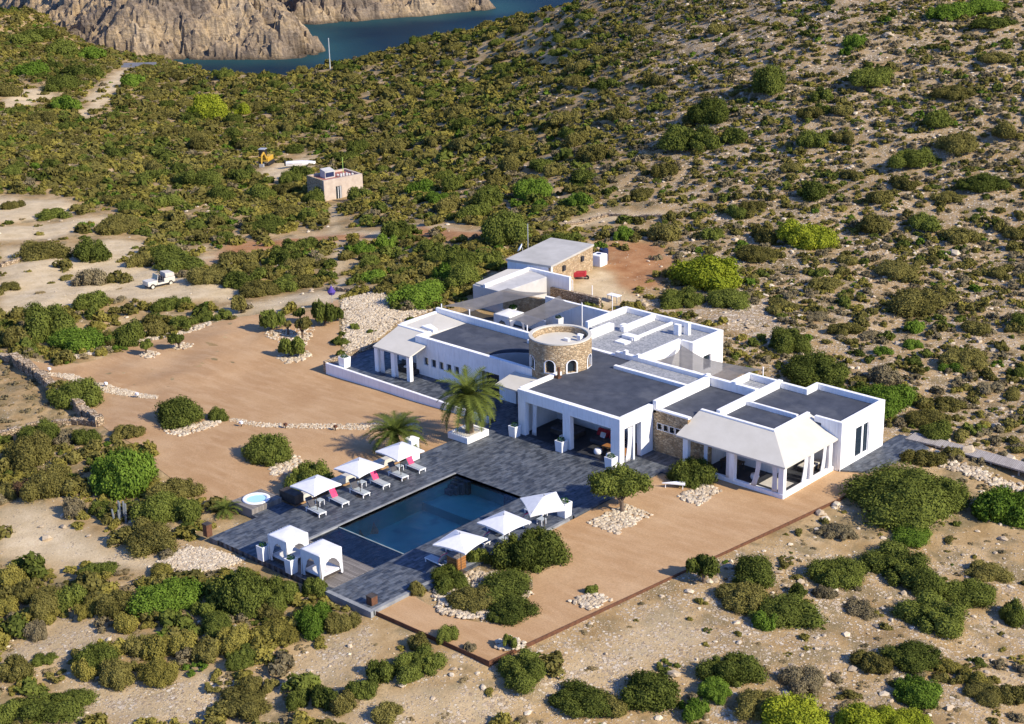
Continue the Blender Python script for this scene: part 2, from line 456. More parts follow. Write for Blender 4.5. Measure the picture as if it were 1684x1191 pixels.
def m_sea():
    mt, n, b = mat('sea_water'); co = wcoord(n)
    a = nd(n, 'ShaderNodeAttribute', attribute_name='shallow')
    deep = ramp(n, noise(n, co, .035, 4, .6), [(.3, (.006, .020, .036)), (.7, (.009, .030, .046))])
    col = mix(n, a.outputs['Fac'], deep, (.022, .075, .078))
    n.links.new(col, b.inputs['Base Color']); b.inputs['Roughness'].default_value = .5; b.inputs['Specular IOR Level'].default_value = .03
    co2 = wcoord(n, (1, 2.2, 1), (0, 0, R(20)))
    bump(n, b, noise(n, co2, .55, 6, .65), .35, .4)
    return mt


M['sea'] = m_sea()


def m_pool():
    mt, n, b = mat('pool_tiles'); co = wcoord(n)
    col = ramp(n, noise(n, co, .35, 5, .6), [(.34, (.055, .30, .28)), (.48, (.085, .39, .36)), (.68, (.11, .46, .40))])
    col = mix(n, ramp(n, noise(n, wcoord(n, (1, 1, 1), (0, 0, 1)), .55, 3, .5), [(.28, (.5, .5, .5)), (.36, (0, 0, 0))]), col, (.025, .13, .14))
    n.links.new(col, b.inputs['Base Color']); b.inputs['Roughness'].default_value = .6
    return mt


M['pool'] = m_pool()


def m_water():
    mt = bpy.data.materials.new('clear_water'); mt.use_nodes = True; n = mt.node_tree; n.nodes.clear()
    o = n.nodes.new('ShaderNodeOutputMaterial'); t = n.nodes.new('ShaderNodeBsdfTransparent'); t.inputs[0].default_value = (.72, .90, .96, 1)
    g = n.nodes.new('ShaderNodeBsdfGlossy'); g.inputs['Roughness'].default_value = .04
    f = n.nodes.new('ShaderNodeFresnel'); f.inputs[0].default_value = 1.33
    bp = nd(n, 'ShaderNodeBump', Strength=.5, Distance=.10); n.links.new(noise(n, wcoord(n), 2.2, 5, .65), bp.inputs['Height'])
    n.links.new(bp.outputs[0], g.inputs['Normal']); n.links.new(bp.outputs[0], f.inputs['Normal'])
    x = n.nodes.new('ShaderNodeMixShader'); n.links.new(f.outputs[0], x.inputs[0]); n.links.new(t.outputs[0], x.inputs[1]); n.links.new(g.outputs[0], x.inputs[2])
    n.links.new(x.outputs[0], o.inputs[0]); return mt


M['water'] = m_water()


def m_sail():
    mt = bpy.data.materials.new('grey_shade_mesh'); mt.use_nodes = True; n = mt.node_tree; n.nodes.clear()
    o = n.nodes.new('ShaderNodeOutputMaterial'); d = n.nodes.new('ShaderNodeBsdfDiffuse')
    n.links.new(ramp(n, noise(n, wcoord(n), 1.1, 4), [(.3, (.15, .145, .14)), (.7, (.20, .19, .185))]), d.inputs[0])
    t = n.nodes.new('ShaderNodeBsdfTransparent'); x = n.nodes.new('ShaderNodeMixShader'); x.inputs[0].default_value = .16
    n.links.new(d.outputs[0], x.inputs[1]); n.links.new(t.outputs[0], x.inputs[2]); n.links.new(x.outputs[0], o.inputs[0]); return mt


M['sail'] = m_sail()


def m_boards(name, c1, c2, rot=0, w=.14):
    mt, n, b = mat(name); co = wcoord(n, (1, 1, 1), (0, 0, rot))
    br = nd(n, 'ShaderNodeTexBrick', Scale=1.0); n.links.new(co, br.inputs['Vector'])
    br.inputs['Color1'].default_value = (*c1, 1); br.inputs['Color2'].default_value = (*c2, 1); br.inputs['Mortar'].default_value = (.02, .018, .016, 1)
    br.inputs['Mortar Size'].default_value = .008; br.inputs['Brick Width'].default_value = 2.2; br.inputs['Row Height'].default_value = w
    n.links.new(br.outputs[0], b.inputs['Base Color']); b.inputs['Roughness'].default_value = .8
    return mt


M['boards'] = m_boards('grey_boards', (.13, .115, .10), (.24, .215, .19), 0)
M['boardwalk'] = m_boards('boardwalk_boards', (.30, .265, .23), (.40, .36, .32), R(80))


def m_leaf(name, c1, c2, trans=.18, attr='tint'):
    mt = bpy.data.materials.new(name); mt.use_nodes = True; n = mt.node_tree; n.nodes.clear()
    o = n.nodes.new('ShaderNodeOutputMaterial')
    a = nd(n, 'ShaderNodeAttribute', attribute_name='tint'); oi = n.nodes.new('ShaderNodeObjectInfo')
    ad = n.nodes.new('ShaderNodeMath'); ad.operation = 'MULTIPLY_ADD'; n.links.new(oi.outputs['Random'], ad.inputs[0]); ad.inputs[1].default_value = .45
    mu = n.nodes.new('ShaderNodeMath'); mu.operation = 'MULTIPLY'; n.links.new(a.outputs['Fac'], mu.inputs[0]); mu.inputs[1].default_value = .7
    n.links.new(mu.outputs[0], ad.inputs[2])
    col = ramp(n, ad.outputs[0], [(.05, c1), (.95, c2)])
    d = n.nodes.new('ShaderNodeBsdfDiffuse'); t = n.nodes.new('ShaderNodeBsdfTranslucent')
    n.links.new(col, d.inputs[0]); n.links.new(col, t.inputs[0])
    x = n.nodes.new('ShaderNodeMixShader'); x.inputs[0].default_value = trans
    n.links.new(d.outputs[0], x.inputs[1]); n.links.new(t.outputs[0], x.inputs[2]); n.links.new(x.outputs[0], o.inputs[0])
    return mt


LEAFC = {'d': ((.036, .050, .012), (.170, .196, .040)), 'o': ((.070, .066, .018), (.225, .198, .058)), 'b': ((.044, .086, .012), (.160, .240, .034)),
         'l': ((.13, .17, .015), (.32, .35, .034)), 'y': ((.130, .116, .028), (.310, .268, .062)), 'g': ((.130, .108, .060), (.265, .220, .125)), 'r': ((.08, .05, .03), (.16, .10, .06)), 's': ((.20, .150, .072), (.37, .290, .155))}
LEAF = {k: m_leaf('foliage_' + k2, *LEAFC[k]) for k, k2 in zip('dobly g r'.replace(' ', ''), ('dark_green', 'olive', 'bright_green', 'lime', 'yellow_olive', 'grey_brown', 'red_brown'))}
M['frond'] = m_leaf('palm_frond', (.038, .058, .012), (.130, .158, .034))
M['topiary'] = m_leaf('topiary_leaf', (.02, .06, .012), (.05, .12, .025))


def m_scrub():
    mt = bpy.data.materials.new('scrub_foliage'); mt.use_nodes = True; n = mt.node_tree; n.nodes.clear()
    o = n.nodes.new('ShaderNodeOutputMaterial'); a = nd(n, 'ShaderNodeAttribute', attribute_name='col')
    d = n.nodes.new('ShaderNodeBsdfDiffuse'); t = n.nodes.new('ShaderNodeBsdfTranslucent')
    n.links.new(a.outputs['Color'], d.inputs[0]); n.links.new(a.outputs['Color'], t.inputs[0])
    x = n.nodes.new('ShaderNodeMixShader'); x.inputs[0].default_value = .2
    n.links.new(d.outputs[0], x.inputs[1]); n.links.new(t.outputs[0], x.inputs[2]); n.links.new(x.outputs[0], o.inputs[0]); return mt


M['scrub'] = m_scrub()


def m_rocks():
    mt, n, b = mat('loose_rock'); a = nd(n, 'ShaderNodeAttribute', attribute_name='tint')
    c = ramp(n, a.outputs['Fac'], [(0, (.28, .215, .14)), (.5, (.45, .365, .255)), (1, (.60, .52, .39))])
    c = mix(n, .4, c, ramp(n, noise(n, wcoord(n), 9, 4, .7), [(.3, (.25, .25, .25)), (.7, (.75, .75, .75))]), 'OVERLAY')
    n.links.new(c, b.inputs['Base Color']); b.inputs['Roughness'].default_value = .95; b.inputs['Specular IOR Level'].default_value = .1
    return mt


M['rocks'] = m_rocks()


# ------------------------------------------------------------------ mesh builder
class MB:
    def __init__(s): s.v = []; s.f = []; s.sm = False

    def add(s, vs, fs):
        k = len(s.v); s.v += [tuple(p) for p in vs]; s.f += [tuple(i + k for i in f) for f in fs]; return s

    def box(s, x0, x1, y0, y1, z0, z1):
        if x0 > x1: x0, x1 = x1, x0
        if y0 > y1: y0, y1 = y1, y0
        return s.add([(x0, y0, z0), (x1, y0, z0), (x1, y1, z0), (x0, y1, z0), (x0, y0, z1), (x1, y0, z1), (x1, y1, z1), (x0, y1, z1)],
                     [(0, 3, 2, 1), (4, 5, 6, 7), (0, 1, 5, 4), (1, 2, 6, 5), (2, 3, 7, 6), (3, 0, 4, 7)])

    def prism(s, poly, z0, z1):
        n = len(poly); a = sum(poly[i][0] * poly[(i + 1) % n][1] - poly[(i + 1) % n][0] * poly[i][1] for i in range(n))
        if a < 0: poly = poly[::-1]
        zb = z0 if hasattr(z0, '__len__') else [z0] * n; zt = z1 if hasattr(z1, '__len__') else [z1] * n
        vs = [(p[0], p[1], zb[i]) for i, p in enumerate(poly)] + [(p[0], p[1], zt[i]) for i, p in enumerate(poly)]
        return s.add(vs, [tuple(range(n - 1, -1, -1)), tuple(range(n, 2 * n))] + [(i, (i + 1) % n, n + (i + 1) % n, n + i) for i in range(n)])

    def tube(s, pts, r, n=8, cap=True):
        pts = [Vector(p) for p in pts]; rs = r if hasattr(r, '__len__') else [r] * len(pts); k = len(s.v)
        for i, p in enumerate(pts):
            t = (pts[min(i + 1, len(pts) - 1)] - pts[max(i - 1, 0)]).normalized()
            a = t.orthogonal().normalized() if i == 0 else (a - t * a.dot(t)).normalized()
            b = t.cross(a)
            for j in range(n):
                q = 2 * math.pi * j / n; s.v.append(tuple(p + (a * math.cos(q) + b * math.sin(q)) * rs[i]))
        for i in range(len(pts) - 1):
            for j in range(n):
                s.f.append((k + i * n + j, k + i * n + (j + 1) % n, k + (i + 1) * n + (j + 1) % n, k + (i + 1) * n + j))
        if cap:
            s.f.append(tuple(k + j for j in range(n - 1, -1, -1))); s.f.append(tuple(k + (len(pts) - 1) * n + j for j in range(n)))
        return s

    def lathe(s, prof, n=24, c=(0, 0, 0), a0=0, a1=2 * math.pi):
        k = len(s.v); full = abs(a1 - a0 - 2 * math.pi) < 1e-6; m_ = n if full else n + 1
        for (r, z) in prof:
            for j in range(m_):
                q = a0 + (a1 - a0) * j / n; s.v.append((c[0] + r * math.cos(q), c[1] + r * math.sin(q), c[2] + z))
        for i in range(len(prof) - 1):
            for j in range(n):
                j2 = (j + 1) % m_; s.f.append((k + i * m_ + j, k + i * m_ + j2, k + (i + 1) * m_ + j2, k + (i + 1) * m_ + j))
        return s

    def ball(s, c, r, n=12, rings=8, sz=(1, 1, 1)):
        prof = [(math.sin(math.pi * i / rings), -math.cos(math.pi * i / rings)) for i in range(rings + 1)]
        k = len(s.v); s.lathe(prof, n)
        for i in range(k, len(s.v)):
            v = s.v[i]; s.v[i] = (c[0] + v[0] * r * sz[0], c[1] + v[1] * r * sz[1], c[2] + v[2] * r * sz[2])
        return s

    def build(s, name, material, parent=None, bevel=0, smooth=False, loc=None, rot=0, solid=0):
        me = bpy.data.meshes.new(name); me.from_pydata(s.v, [], s.f); me.update()
        o = bpy.data.objects.new(name, me); COL.objects.link(o)
        me.materials.append(material if not isinstance(material, str) else M[material])
        if parent is not None:
            o.parent = parent
            if loc is None and parent.type != 'EMPTY': pass
        if loc is not None: o.location = loc
        if rot: o.rotation_euler.z = rot
        if smooth: me.polygons.foreach_set('use_smooth', [True] * len(me.polygons))
        if solid:
            q = o.modifiers.new('solidify', 'SOLIDIFY'); q.thickness = solid
        if bevel:
            q = o.modifiers.new('bevel', 'BEVEL'); q.width = bevel; q.segments = 2; q.limit_method = 'ANGLE'
        return o


def tag(o, label=None, cat=None, group=None, kind=None):
    if label: o['label'] = label
    if cat: o['category'] = cat
    if group: o['group'] = group
    if kind: o['kind'] = kind
    return o


def thing(name, label, cat, loc=(0, 0, 0), rz=0.0, group=None):
    o = bpy.data.objects.new(name, None); COL.objects.link(o); o.location = loc; o.rotation_euler.z = rz
    o.empty_display_size = .2
    return tag(o, label, cat, group)


def dup(root, loc, rz=0.0, label=None, group=None, scale=None):
    def cp(o, par):
        c = o.copy(); COL.objects.link(c)
        if par is not None: c.parent = par
        for ch in o.children: cp(ch, c)
        return c
    r = cp(root, None); r.location = loc; r.rotation_euler.z = rz
    if label: r['label'] = label
    if group: r['group'] = group
    if scale: r.scale = (scale,) * 3
    return r


def np_mesh(name, verts, quads, material, face_attr=None, corner=4):
    me = bpy.data.meshes.new(name); nv, nf = len(verts), len(quads)
    me.vertices.add(nv); me.vertices.foreach_set('co', np.ascontiguousarray(verts, np.float32).ravel())
    me.loops.add(nf * corner); me.loops.foreach_set('vertex_index', np.ascontiguousarray(quads, np.int32).ravel())
    me.polygons.add(nf); me.polygons.foreach_set('loop_start', np.arange(0, nf * corner, corner, dtype=np.int32))
    me.update(calc_edges=True)
    if face_attr is not None:
        nm, arr = face_attr
        if arr.ndim == 1:
            at_ = me.attributes.new(nm, 'FLOAT', 'FACE'); at_.data.foreach_set('value', arr.astype(np.float32))
        else:
            at_ = me.attributes.new(nm, 'FLOAT_COLOR', 'FACE'); at_.data.foreach_set('color', arr.astype(np.float32).ravel())
    me.materials.append(material)
    return me


# ================================================================== ZONES (photo polygons) for soil and plant cover
STONY = [[(0, 1080), (60, 1035), (110, 1020), (180, 1030), (200, 1060), (130, 1080), (60, 1100), (0, 1105)],
         [(60, 1140), (150, 1120), (250, 1128), (300, 1105), (400, 1120), (480, 1110), (560, 1040), (620, 1030), (600, 1100), (520, 1130), (400, 1160), (300, 1191), (170, 1200), (100, 1150)],
         [(620, 1150), (700, 1120), (780, 1140), (860, 1145), (900, 1120), (960, 1080), (1100, 1000), (1180, 1060), (1100, 1090), (1000, 1130), (900, 1150), (800, 1191), (560, 1200)]]
SAND = [[(0, 455), (60, 462), (120, 458), (200, 445), (250, 440), (330, 460), (395, 470), (400, 490), (330, 492), (280, 500), (210, 490), (150, 485), (130, 500), (60, 515), (0, 520)],
        [(0, 405), (100, 415), (180, 395), (240, 400), (240, 440), (180, 445), (120, 455), (0, 470)],
        [(-60, 375), (60, 372), (120, 362), (190, 353), (185, 362), (120, 385), (60, 395), (-60, 400)], [(-60, 320), (50, 330), (110, 330), (130, 345), (90, 360), (-60, 370)],
        [(10, 160), (40, 145), (90, 150), (85, 165), (40, 175), (0, 180)], [(140, 165), (180, 130), (205, 112), (222, 115), (190, 150), (160, 165)],
        [(0, 830), (60, 835), (130, 870), (170, 890), (220, 915), (330, 925), (300, 935), (150, 935), (100, 930), (60, 925), (0, 920)],
        [(930, 470), (960, 450), (1000, 440), (1030, 470), (1050, 500), (980, 505)], [(420, 285), (480, 262), (520, 258), (515, 275), (450, 300)]]
REDSOIL = [[(985, 400), (1080, 400), (1115, 430), (1090, 472), (1030, 480), (1000, 440)], [(640, 385), (700, 372), (800, 382), (860, 370), (860, 385), (760, 395), (660, 395)], [(380, 400), (470, 392), (560, 385), (640, 388), (560, 398), (470, 405), (330, 440)]]
PATHS = [([(548, 340), (553, 390), (558, 430), (562, 478)], 5), ([(330, 432), (400, 412), (480, 397), (560, 391), (640, 386), (720, 378), (800, 388)], 7),
         ([(930, 372), (1000, 355), (1090, 356)], 6), ([(140, 190), (170, 165), (200, 130), (212, 112)], 7), ([(360, 520), (430, 505), (480, 495), (560, 488)], 9)]
RUBBLE = [[(560, 488), (640, 480), (662, 505), (725, 508), (655, 532), (618, 565), (565, 592)], [(255, 928), (310, 900), (350, 905), (405, 925), (370, 942), (310, 948)],
          [(1040, 500), (1080, 490), (1260, 500), (1300, 545), (1240, 560), (1120, 515)]]
DRYFIELD = [[(-60, 590), (20, 600), (170, 700), (140, 712), (-60, 718)]]


def zone(px, py):
    s = np.zeros(px.shape); r = np.zeros(px.shape); k = np.zeros(px.shape)
    for p in SAND: s = np.maximum(s, inpoly(px, py, p) * 1.0)
    for p in REDSOIL: r = np.maximum(r, inpoly(px, py, p))
    for p, w in PATHS: s = np.maximum(s, polydist(px, py, p, False) < w)
    right = np.clip((px - 880) / 250, 0, 1) * np.clip((820 - py) / 80, 0, 1)
    low = np.clip((py - 860) / 60, 0, 1) * np.clip((px - 500) / 300, .45, 1)
    k = np.maximum(right * .72, low * .66); k = np.maximum(k, .28); k = np.where(s > 0, .28, k); k = np.where(r > 0, .12, k)
    for p in STONY:
        q = inpoly(px, py, p); k = np.where(q, .78, k); s = np.where(q, .55, s)
    for p in RUBBLE: k = np.where(inpoly(px, py, p), 1.0, k)
    return s, r, k


# ================================================================== SETTING: terrain, sea, cliffs
nu, nv = TX.shape
_pp = np.stack([TX.ravel(), TY.ravel(), TZ.ravel()], 1)
_wob = (fbm(_pp[:, 0] / 3, _pp[:, 1] / 3, 3, 5) - .5)
_px, _py, _d = project(_pp)
_px = _px + _wob * 14; _py = _py + (fbm(_pp[:, 0] / 3, _pp[:, 1] / 3, 3, 15) - .5) * 9
zs, zr, zk = zone(_px, _py)


def blur(a):
    a = a.reshape(nu, nv)
    for _ in range(1):
        Z = np.pad(a, 1, mode='edge'); a = (Z[:-2, 1:-1] + Z[2:, 1:-1] + Z[1:-1, :-2] + Z[1:-1, 2:] + 2 * a) / 6
    return a.ravel()


idx = np.arange(nu * nv).reshape(nu, nv)
quads = np.stack([idx[:-1, :-1], idx[:-1, 1:], idx[1:, 1:], idx[1:, :-1]], -1).reshape(-1, 4)[:, ::-1]
me = np_mesh('hillside', _pp, quads, M['terrain'])
za = me.attributes.new('zone', 'FLOAT_COLOR', 'POINT')
za.data.foreach_set('color', np.stack([blur(zs), blur(zr), blur(zk), np.ones(nu * nv)], 1).astype(np.float32).ravel())
me.polygons.foreach_set('use_smooth', np.ones(len(me.polygons), bool))
o = bpy.data.objects.new('hillside', me); COL.objects.link(o); tag(o, kind='structure')

# rocky headlands: heightfields that rise from the shoreline polygon
LAND1 = [(-150, -10), (5, 30), (70, 76), (150, 101), (230, 104), (300, 99), (380, 99), (440, 99), (490, 97), (530, 91), (541, 82), (522, 68), (498, 55), (484, 44), (474, 30), (455, 0), (420, -40), (300, -90), (0, -90), (-150, 0), (0, 50)]
LAND2 = [(470, 44), (500, 42), (530, 40), (560, 37), (600, 35), (640, 33), (700, 28), (760, 21), (800, 19), (822, 15), (812, 9), (770, 4), (700, -8), (620, -30), (480, -70), (400, -40)]


def headland(name, pxpoly, gain, tan):
    poly = [at(p[0], p[1], SEA)[:2] for p in pxpoly]
    a = np.array(poly); c = (a - CAM[:2]); u = c @ _f2; v = c @ _r2
    gs = .7
    U, V = np.meshgrid(np.arange(u.min() - 3, min(u.max(), u.min() + 150), gs), np.arange(v.min() - 3, v.max() + 3, gs), indexing='ij')
    X = CAM[0] + U * _f2[0] + V * _r2[0]; Y = CAM[1] + U * _f2[1] + V * _r2[1]
    wx = X + (fbm(X / 14, Y / 14, 4, 40) - .5) * 8; wy = Y + (fbm(X / 14, Y / 14, 4, 50) - .5) * 8
    d = polydist(wx, wy, poly) * np.where(inpoly(wx, wy, poly), 1, -1); dd = np.maximum(d, 0)
    c1, s1 = math.cos(.6), math.sin(.6); A1 = X * c1 + Y * s1; B1 = Y * c1 - X * s1

    def cells(a, b, seed):
        ia, ib = np.floor(a), np.floor(b); best = np.full(a.shape, 9.); val = np.zeros(a.shape); sec = np.full(a.shape, 9.)
        for da in (-1, 0, 1):
            for db in (-1, 0, 1):
                ca, cb = ia + da, ib + db
                q = np.hypot(ca + _hash(ca, cb, seed) - a, cb + _hash(ca, cb, seed + 1) - b)
                nw = q < best; sec = np.where(nw, best, np.minimum(sec, q)); val = np.where(nw, _hash(ca, cb, seed + 2), val); best = np.minimum(best, q)
        return val, np.clip((sec - best) * 5, 0, 1)
    w1 = (fbm(X / 5, Y / 5, 3, 33) - .5) * 1.2
    v1, e1 = cells(A1 / 9 + w1, B1 / 5 + w1, 5); v2, e2 = cells(A1 / 3.6 + w1, B1 / 2.2, 15); v3, e3 = cells(X / 1.5, Y / 1.3, 25)
    ridg = 1 - np.abs(2 * fbm(X / 16, Y / 16, 5, 60) - 1)
    ramp_ = np.clip(dd / 3.0, 0, 1)
    h = gain * (1 - np.exp(-dd / 14.0)) * (.6 + .6 * ridg) + dd * tan * (.8 + .4 * ridg)
    h = h + ramp_ * ((v1 - .5) * 5.5 + (v2 - .5) * 2.8 + (v3 - .45) * 1.3 - (1 - e1) * 1.2 - (1 - e2) * .7 + (fbm(X / 2.5, Y / 2.5, 4, 90) - .5) * 1.6)
    h = np.maximum(h, ramp_ * (.3 + v3 * .9))
    Z = SEA - .6 + np.where(d > 0, h, d * .6)
    n0, n1 = X.shape; ii = np.arange(n0 * n1).reshape(n0, n1)
    q4 = np.stack([ii[:-1, :-1], ii[:-1, 1:], ii[1:, 1:], ii[1:, :-1]], -1).reshape(-1, 4)[:, ::-1]
    me = np_mesh(name, np.stack([X.ravel(), Y.ravel(), Z.ravel()], 1), q4, M['cliff']); me.shade_flat()
    w = me.attributes.new('wet', 'FLOAT', 'POINT'); w.data.foreach_set('value', np.clip(1 - (Z.ravel() - SEA) / 1.1, 0, .8).astype(np.float32))
    o = bpy.data.objects.new(name, me); COL.objects.link(o); tag(o, kind='structure'); return poly


L1 = headland('sea_cliff', LAND1, 4.5, .50)
L2 = headland('sea_cliff', LAND2, 4.0, .45)
# sea: fine near the cove, then one far sheet
U, V = np.meshgrid(np.arange(330, 640, 3.0), np.arange(-260, 260, 3.0), indexing='ij')
X = CAM[0] + U * _f2[0] + V * _r2[0]; Y = CAM[1] + U * _f2[1] + V * _r2[1]
dsh = np.minimum(polydist(X, Y, L1), polydist(X, Y, L2))
n0, n1 = X.shape; ii = np.arange(n0 * n1).reshape(n0, n1)
q4 = np.stack([ii[:-1, :-1], ii[:-1, 1:], ii[1:, 1:], ii[1:, :-1]], -1).reshape(-1, 4)[:, ::-1]
me = np_mesh('sea', np.stack([X.ravel(), Y.ravel(), np.full(X.size, SEA)], 1), q4, M['sea'])
sh = me.attributes.new('shallow', 'FLOAT', 'POINT'); sh.data.foreach_set('value', np.clip(.75 - dsh.ravel() / 22 + (fbm(X / 12, Y / 12, 3, 8).ravel() - .5) * .5, 0, .8).astype(np.float32))
o = bpy.data.objects.new('sea', me); COL.objects.link(o); tag(o, kind='structure')
a = 6000.0
me = np_mesh('sea', np.array([(-a, -a, SEA - .9), (a, -a, SEA - .9), (a, a, SEA - .9), (-a, a, SEA - .9)]), np.array([[0, 1, 2, 3]]), M['sea'])
o = bpy.data.objects.new('open_sea', me); COL.objects.link(o); tag(o, kind='structure')


# ------------------------------------------------------------------ flat sheets of the garden
def sheet(name, poly, zoff, material, step=1.0, kind='structure', zfun=None):
    """polygon draped on the ground, cut out of a fine grid by bmesh bisecting"""
    bm = bmesh.new()
    xs = [p[0] for p in poly]; ys = [p[1] for p in poly]
    vs = [bm.verts.new((p[0], p[1], 0)) for p in poly]; f = bm.faces.new(vs)
    if f.normal.z < 0 or sum(poly[i][0] * poly[(i + 1) % len(poly)][1] - poly[(i + 1) % len(poly)][0] * poly[i][1] for i in range(len(poly))) < 0: f.normal_flip()
    bmesh.ops.triangulate(bm, faces=bm.faces[:])
    for ax, lo, hi in ((0, min(xs), max(xs)), (1, min(ys), max(ys))):
        k = math.ceil(lo / step) * step
        while k < hi:
            co = (k, 0, 0) if ax == 0 else (0, k, 0); no = (1, 0, 0) if ax == 0 else (0, 1, 0)
            bmesh.ops.bisect_plane(bm, geom=bm.verts[:] + bm.edges[:] + bm.faces[:], plane_co=co, plane_no=no); k += step
    P = np.array([v.co[:] for v in bm.verts]); z = ground(P[:, 0], P[:, 1]) if zfun is None else zfun(P[:, 0], P[:, 1])
    for v, zz in zip(bm.verts, z): v.co.z = zz + zoff
    me = bpy.data.meshes.new(name); bm.to_mesh(me); bm.free(); me.materials.append(M[material])
    for p in me.polygons: p.use_smooth = True
    o = bpy.data.objects.new(name, me); COL.objects.link(o)
    return tag(o, kind=kind)


W_GR = [p[:2] for p in gat(*zip(*[(28, 592), (60, 598), (130, 600), (180, 588), (240, 562), (300, 552), (345, 535), (385, 524), (430, 516), (470, 522), (520, 512), (556, 495), (558, 540), (562, 618)])).tolist()]
W_GR += [(-20.2, .9), (-14.9, -.2), (-14.5, -4.5), (-13.6, -8), (-14, -13), (-14.2, -21.5), (-16, -21.7), (-18.1, -21.8), (-18.2, -24.7)]
W_GR += [p[:2] for p in gat(*zip(*[(365, 838), (320, 815), (280, 790), (250, 765), (225, 735), (180, 712), (165, 700), (120, 665), (70, 625)])).tolist()]
sheet('gravel_yard', W_GR, .03, 'gravel')
S_GR = [(2.1, -28.8), (12.6, -28.65), (16.45, 6.3), (16.6, 11.4), (13.0, 11.6), (13.0, 3.4), (3.2, 3.6), (3.2, -2), (3.3, -9.9), (3.25, -12.3), (2.3, -24)]
sheet('gravel_court', S_GR, 0, 'gravel', zfun=lambda x, y: -.14 - np.clip((-y - 10) / 200, 0, .12))

# paving: slabs of the pool terrace with the pool left open
DZ0 = -.45
mb = MB()
for (x0, x1, y0, y1) in [(-14.1, -9.3, -24.9, -9.3), (-14.1, -9.6, -29.1, -24.9), (-9.55, -1.9, -25.1, -24.75) if 0 else (-9.55, -2.1, -29.1, -28.65), (-2.1, 2.15, -29.0, -24.6), (-2.1, 3.05, -24.6, -9.3),
                         (-14.1, 3.2, -9.3, 0.9), (-15.0, -14.1, -29.2, -24.75), (-15.7, -14.1, -24.75, -21.7),
                         (-14.1, 3.2, .9, 4.6), (3.2, 5.6, 1.6, 3.3) if 0 else (3.2, 5.2, 1.3, 3.5)]:
    mb.box(x0, x1, y0, y1, DZ0, 0)
# left edge of the west terrace runs a little down the slope
mb.prism([(-36.2, 1.25), (-14.1, .9), (-14.1, 4.9), (-36.2, 4.9)], DZ0, 0)
deck = mb.build('pool_terrace', 'deck'); tag(deck, kind='structure')
MB().prism([(13.7, 10.4), (15.4, 11.4), (17.0, 18.9), (14.6, 19.9), (13.7, 19.9)], -.4, 0.0).build('side_terrace', 'deck')['kind'] = 'structure'
MB().box(-36.2, -31, 4.9, 9.5, DZ0, -.004).build('west_terrace', 'deck')['kind'] = 'structure'

# ================================================================== POOL
pool = thing('swimming_pool', 'dark blue rectangular swimming pool sunk in the slate terrace', 'swimming pool', (-5.5, -15.5, 0))


def local(o, ch):
    ch.parent = o; ch.matrix_parent_inverse = Matrix.Translation(o.location).inverted(); return ch


b = MB()
b.box(-9.3, -1.9, -21.9, -9.2, -2.0, -1.8)
b.box(-9.3, -9.1, -21.9, -9.2, -1.8, -.02); b.box(-2.1, -1.9, -21.9, -9.3, -1.8, -.02); b.box(-9.1, -2.1, -9.3, -9.1, -1.8, -.02)
b.box(-9.1, -2.1, -21.9, -21.7, -1.8, -.10)
b.box(-9.1, -2.1, -13.2, -12.95, -1.8, -1.1)
b.box(-9.1, -2.1, -12.95, -9.3, -1.8, -1.35)
local(pool, b.build('basin', 'pool'))
local(pool, MB().add([(-9.1, -21.76, -.12), (-2.1, -21.76, -.12), (-2.1, -9.3, -.12), (-9.1, -9.3, -.12)], [(0, 1, 2, 3)]).build('water_surface', 'water'))
sb = MB()
for k in range(4):
    sb.box(-9.1 + .0, -9.1 + 1.6 - .32 * k, -9.3 - .35 * (k + 1), -9.3 - .35 * k, -1.3, -.25 - .25 * (3 - k) if 0 else -.22 - .22 * k)
    sb.box(-3.7 + .32 * k, -2.1, -9.3 - .35 * (k + 1), -9.3 - .35 * k, -1.3, -.22 - .22 * k)
local(pool, sb.build('steps', 'deck'))
cp = MB(); cp.box(-9.3, -9.1, -24.9, -9.3, -.3, .03); cp.box(-9.1, -2.1, -21.86, -21.76, -.3, -.07)
local(pool, cp.build('coping', 'kerb'))
lg = MB(); lg.box(-9.1, -2.1, -24.8, -21.95, -.4, -.14)
local(pool, lg.build('overflow_ledge', 'deck'))
local(pool, MB().add([(-9.1, -24.75, -.09), (-2.1, -24.75, -.09), (-2.1, -21.86, -.09), (-9.1, -21.86, -.09)], [(0, 1, 2, 3)]).build('ledge_water', 'water'))
tag(MB().box(-9.6, -2.05, -28.65, -24.8, -.4, .012).build('timber_deck', 'boards'), kind='structure')

# ================================================================== VILLA
villa = thing('villa', 'white flat roofed villa with round stone tower and dark roofs', 'house', (0, 0, 0))


def part(name, mb, material, bevel=0.0, **k):
    return mb.build(name, material, villa, bevel=bevel, **k)


def wall_with_holes_x(mb, x0, x1, y0, y1, z0, z1, holes):
    """wall along x, holes = (xa, xb, za, zb)"""
    cur = x0
    for xa, xb, za, zb in sorted(holes):
        mb.box(cur, xa, y0, y1, z0, z1)
        if zb < z1: mb.box(xa, xb, y0, y1, zb, z1)
        if za > z0: mb.box(xa, xb, y0, y1, z0, za)
        cur = xb
    mb.box(cur, x1, y0, y1, z0, z1); return mb


def wall_with_holes_y(mb, x0, x1, y0, y1, z0, z1, holes):
    cur = y0
    for ya, yb, za, zb in sorted(holes):
        mb.box(x0, x1, cur, ya, z0, z1)
        if zb < z1: mb.box(x0, x1, ya, yb, zb, z1)
        if za > z0: mb.box(x0, x1, ya, yb, z0, za)
        cur = yb
    mb.box(x0, x1, cur, y1, z0, z1); return mb


Z0 = -.3
BV = .035
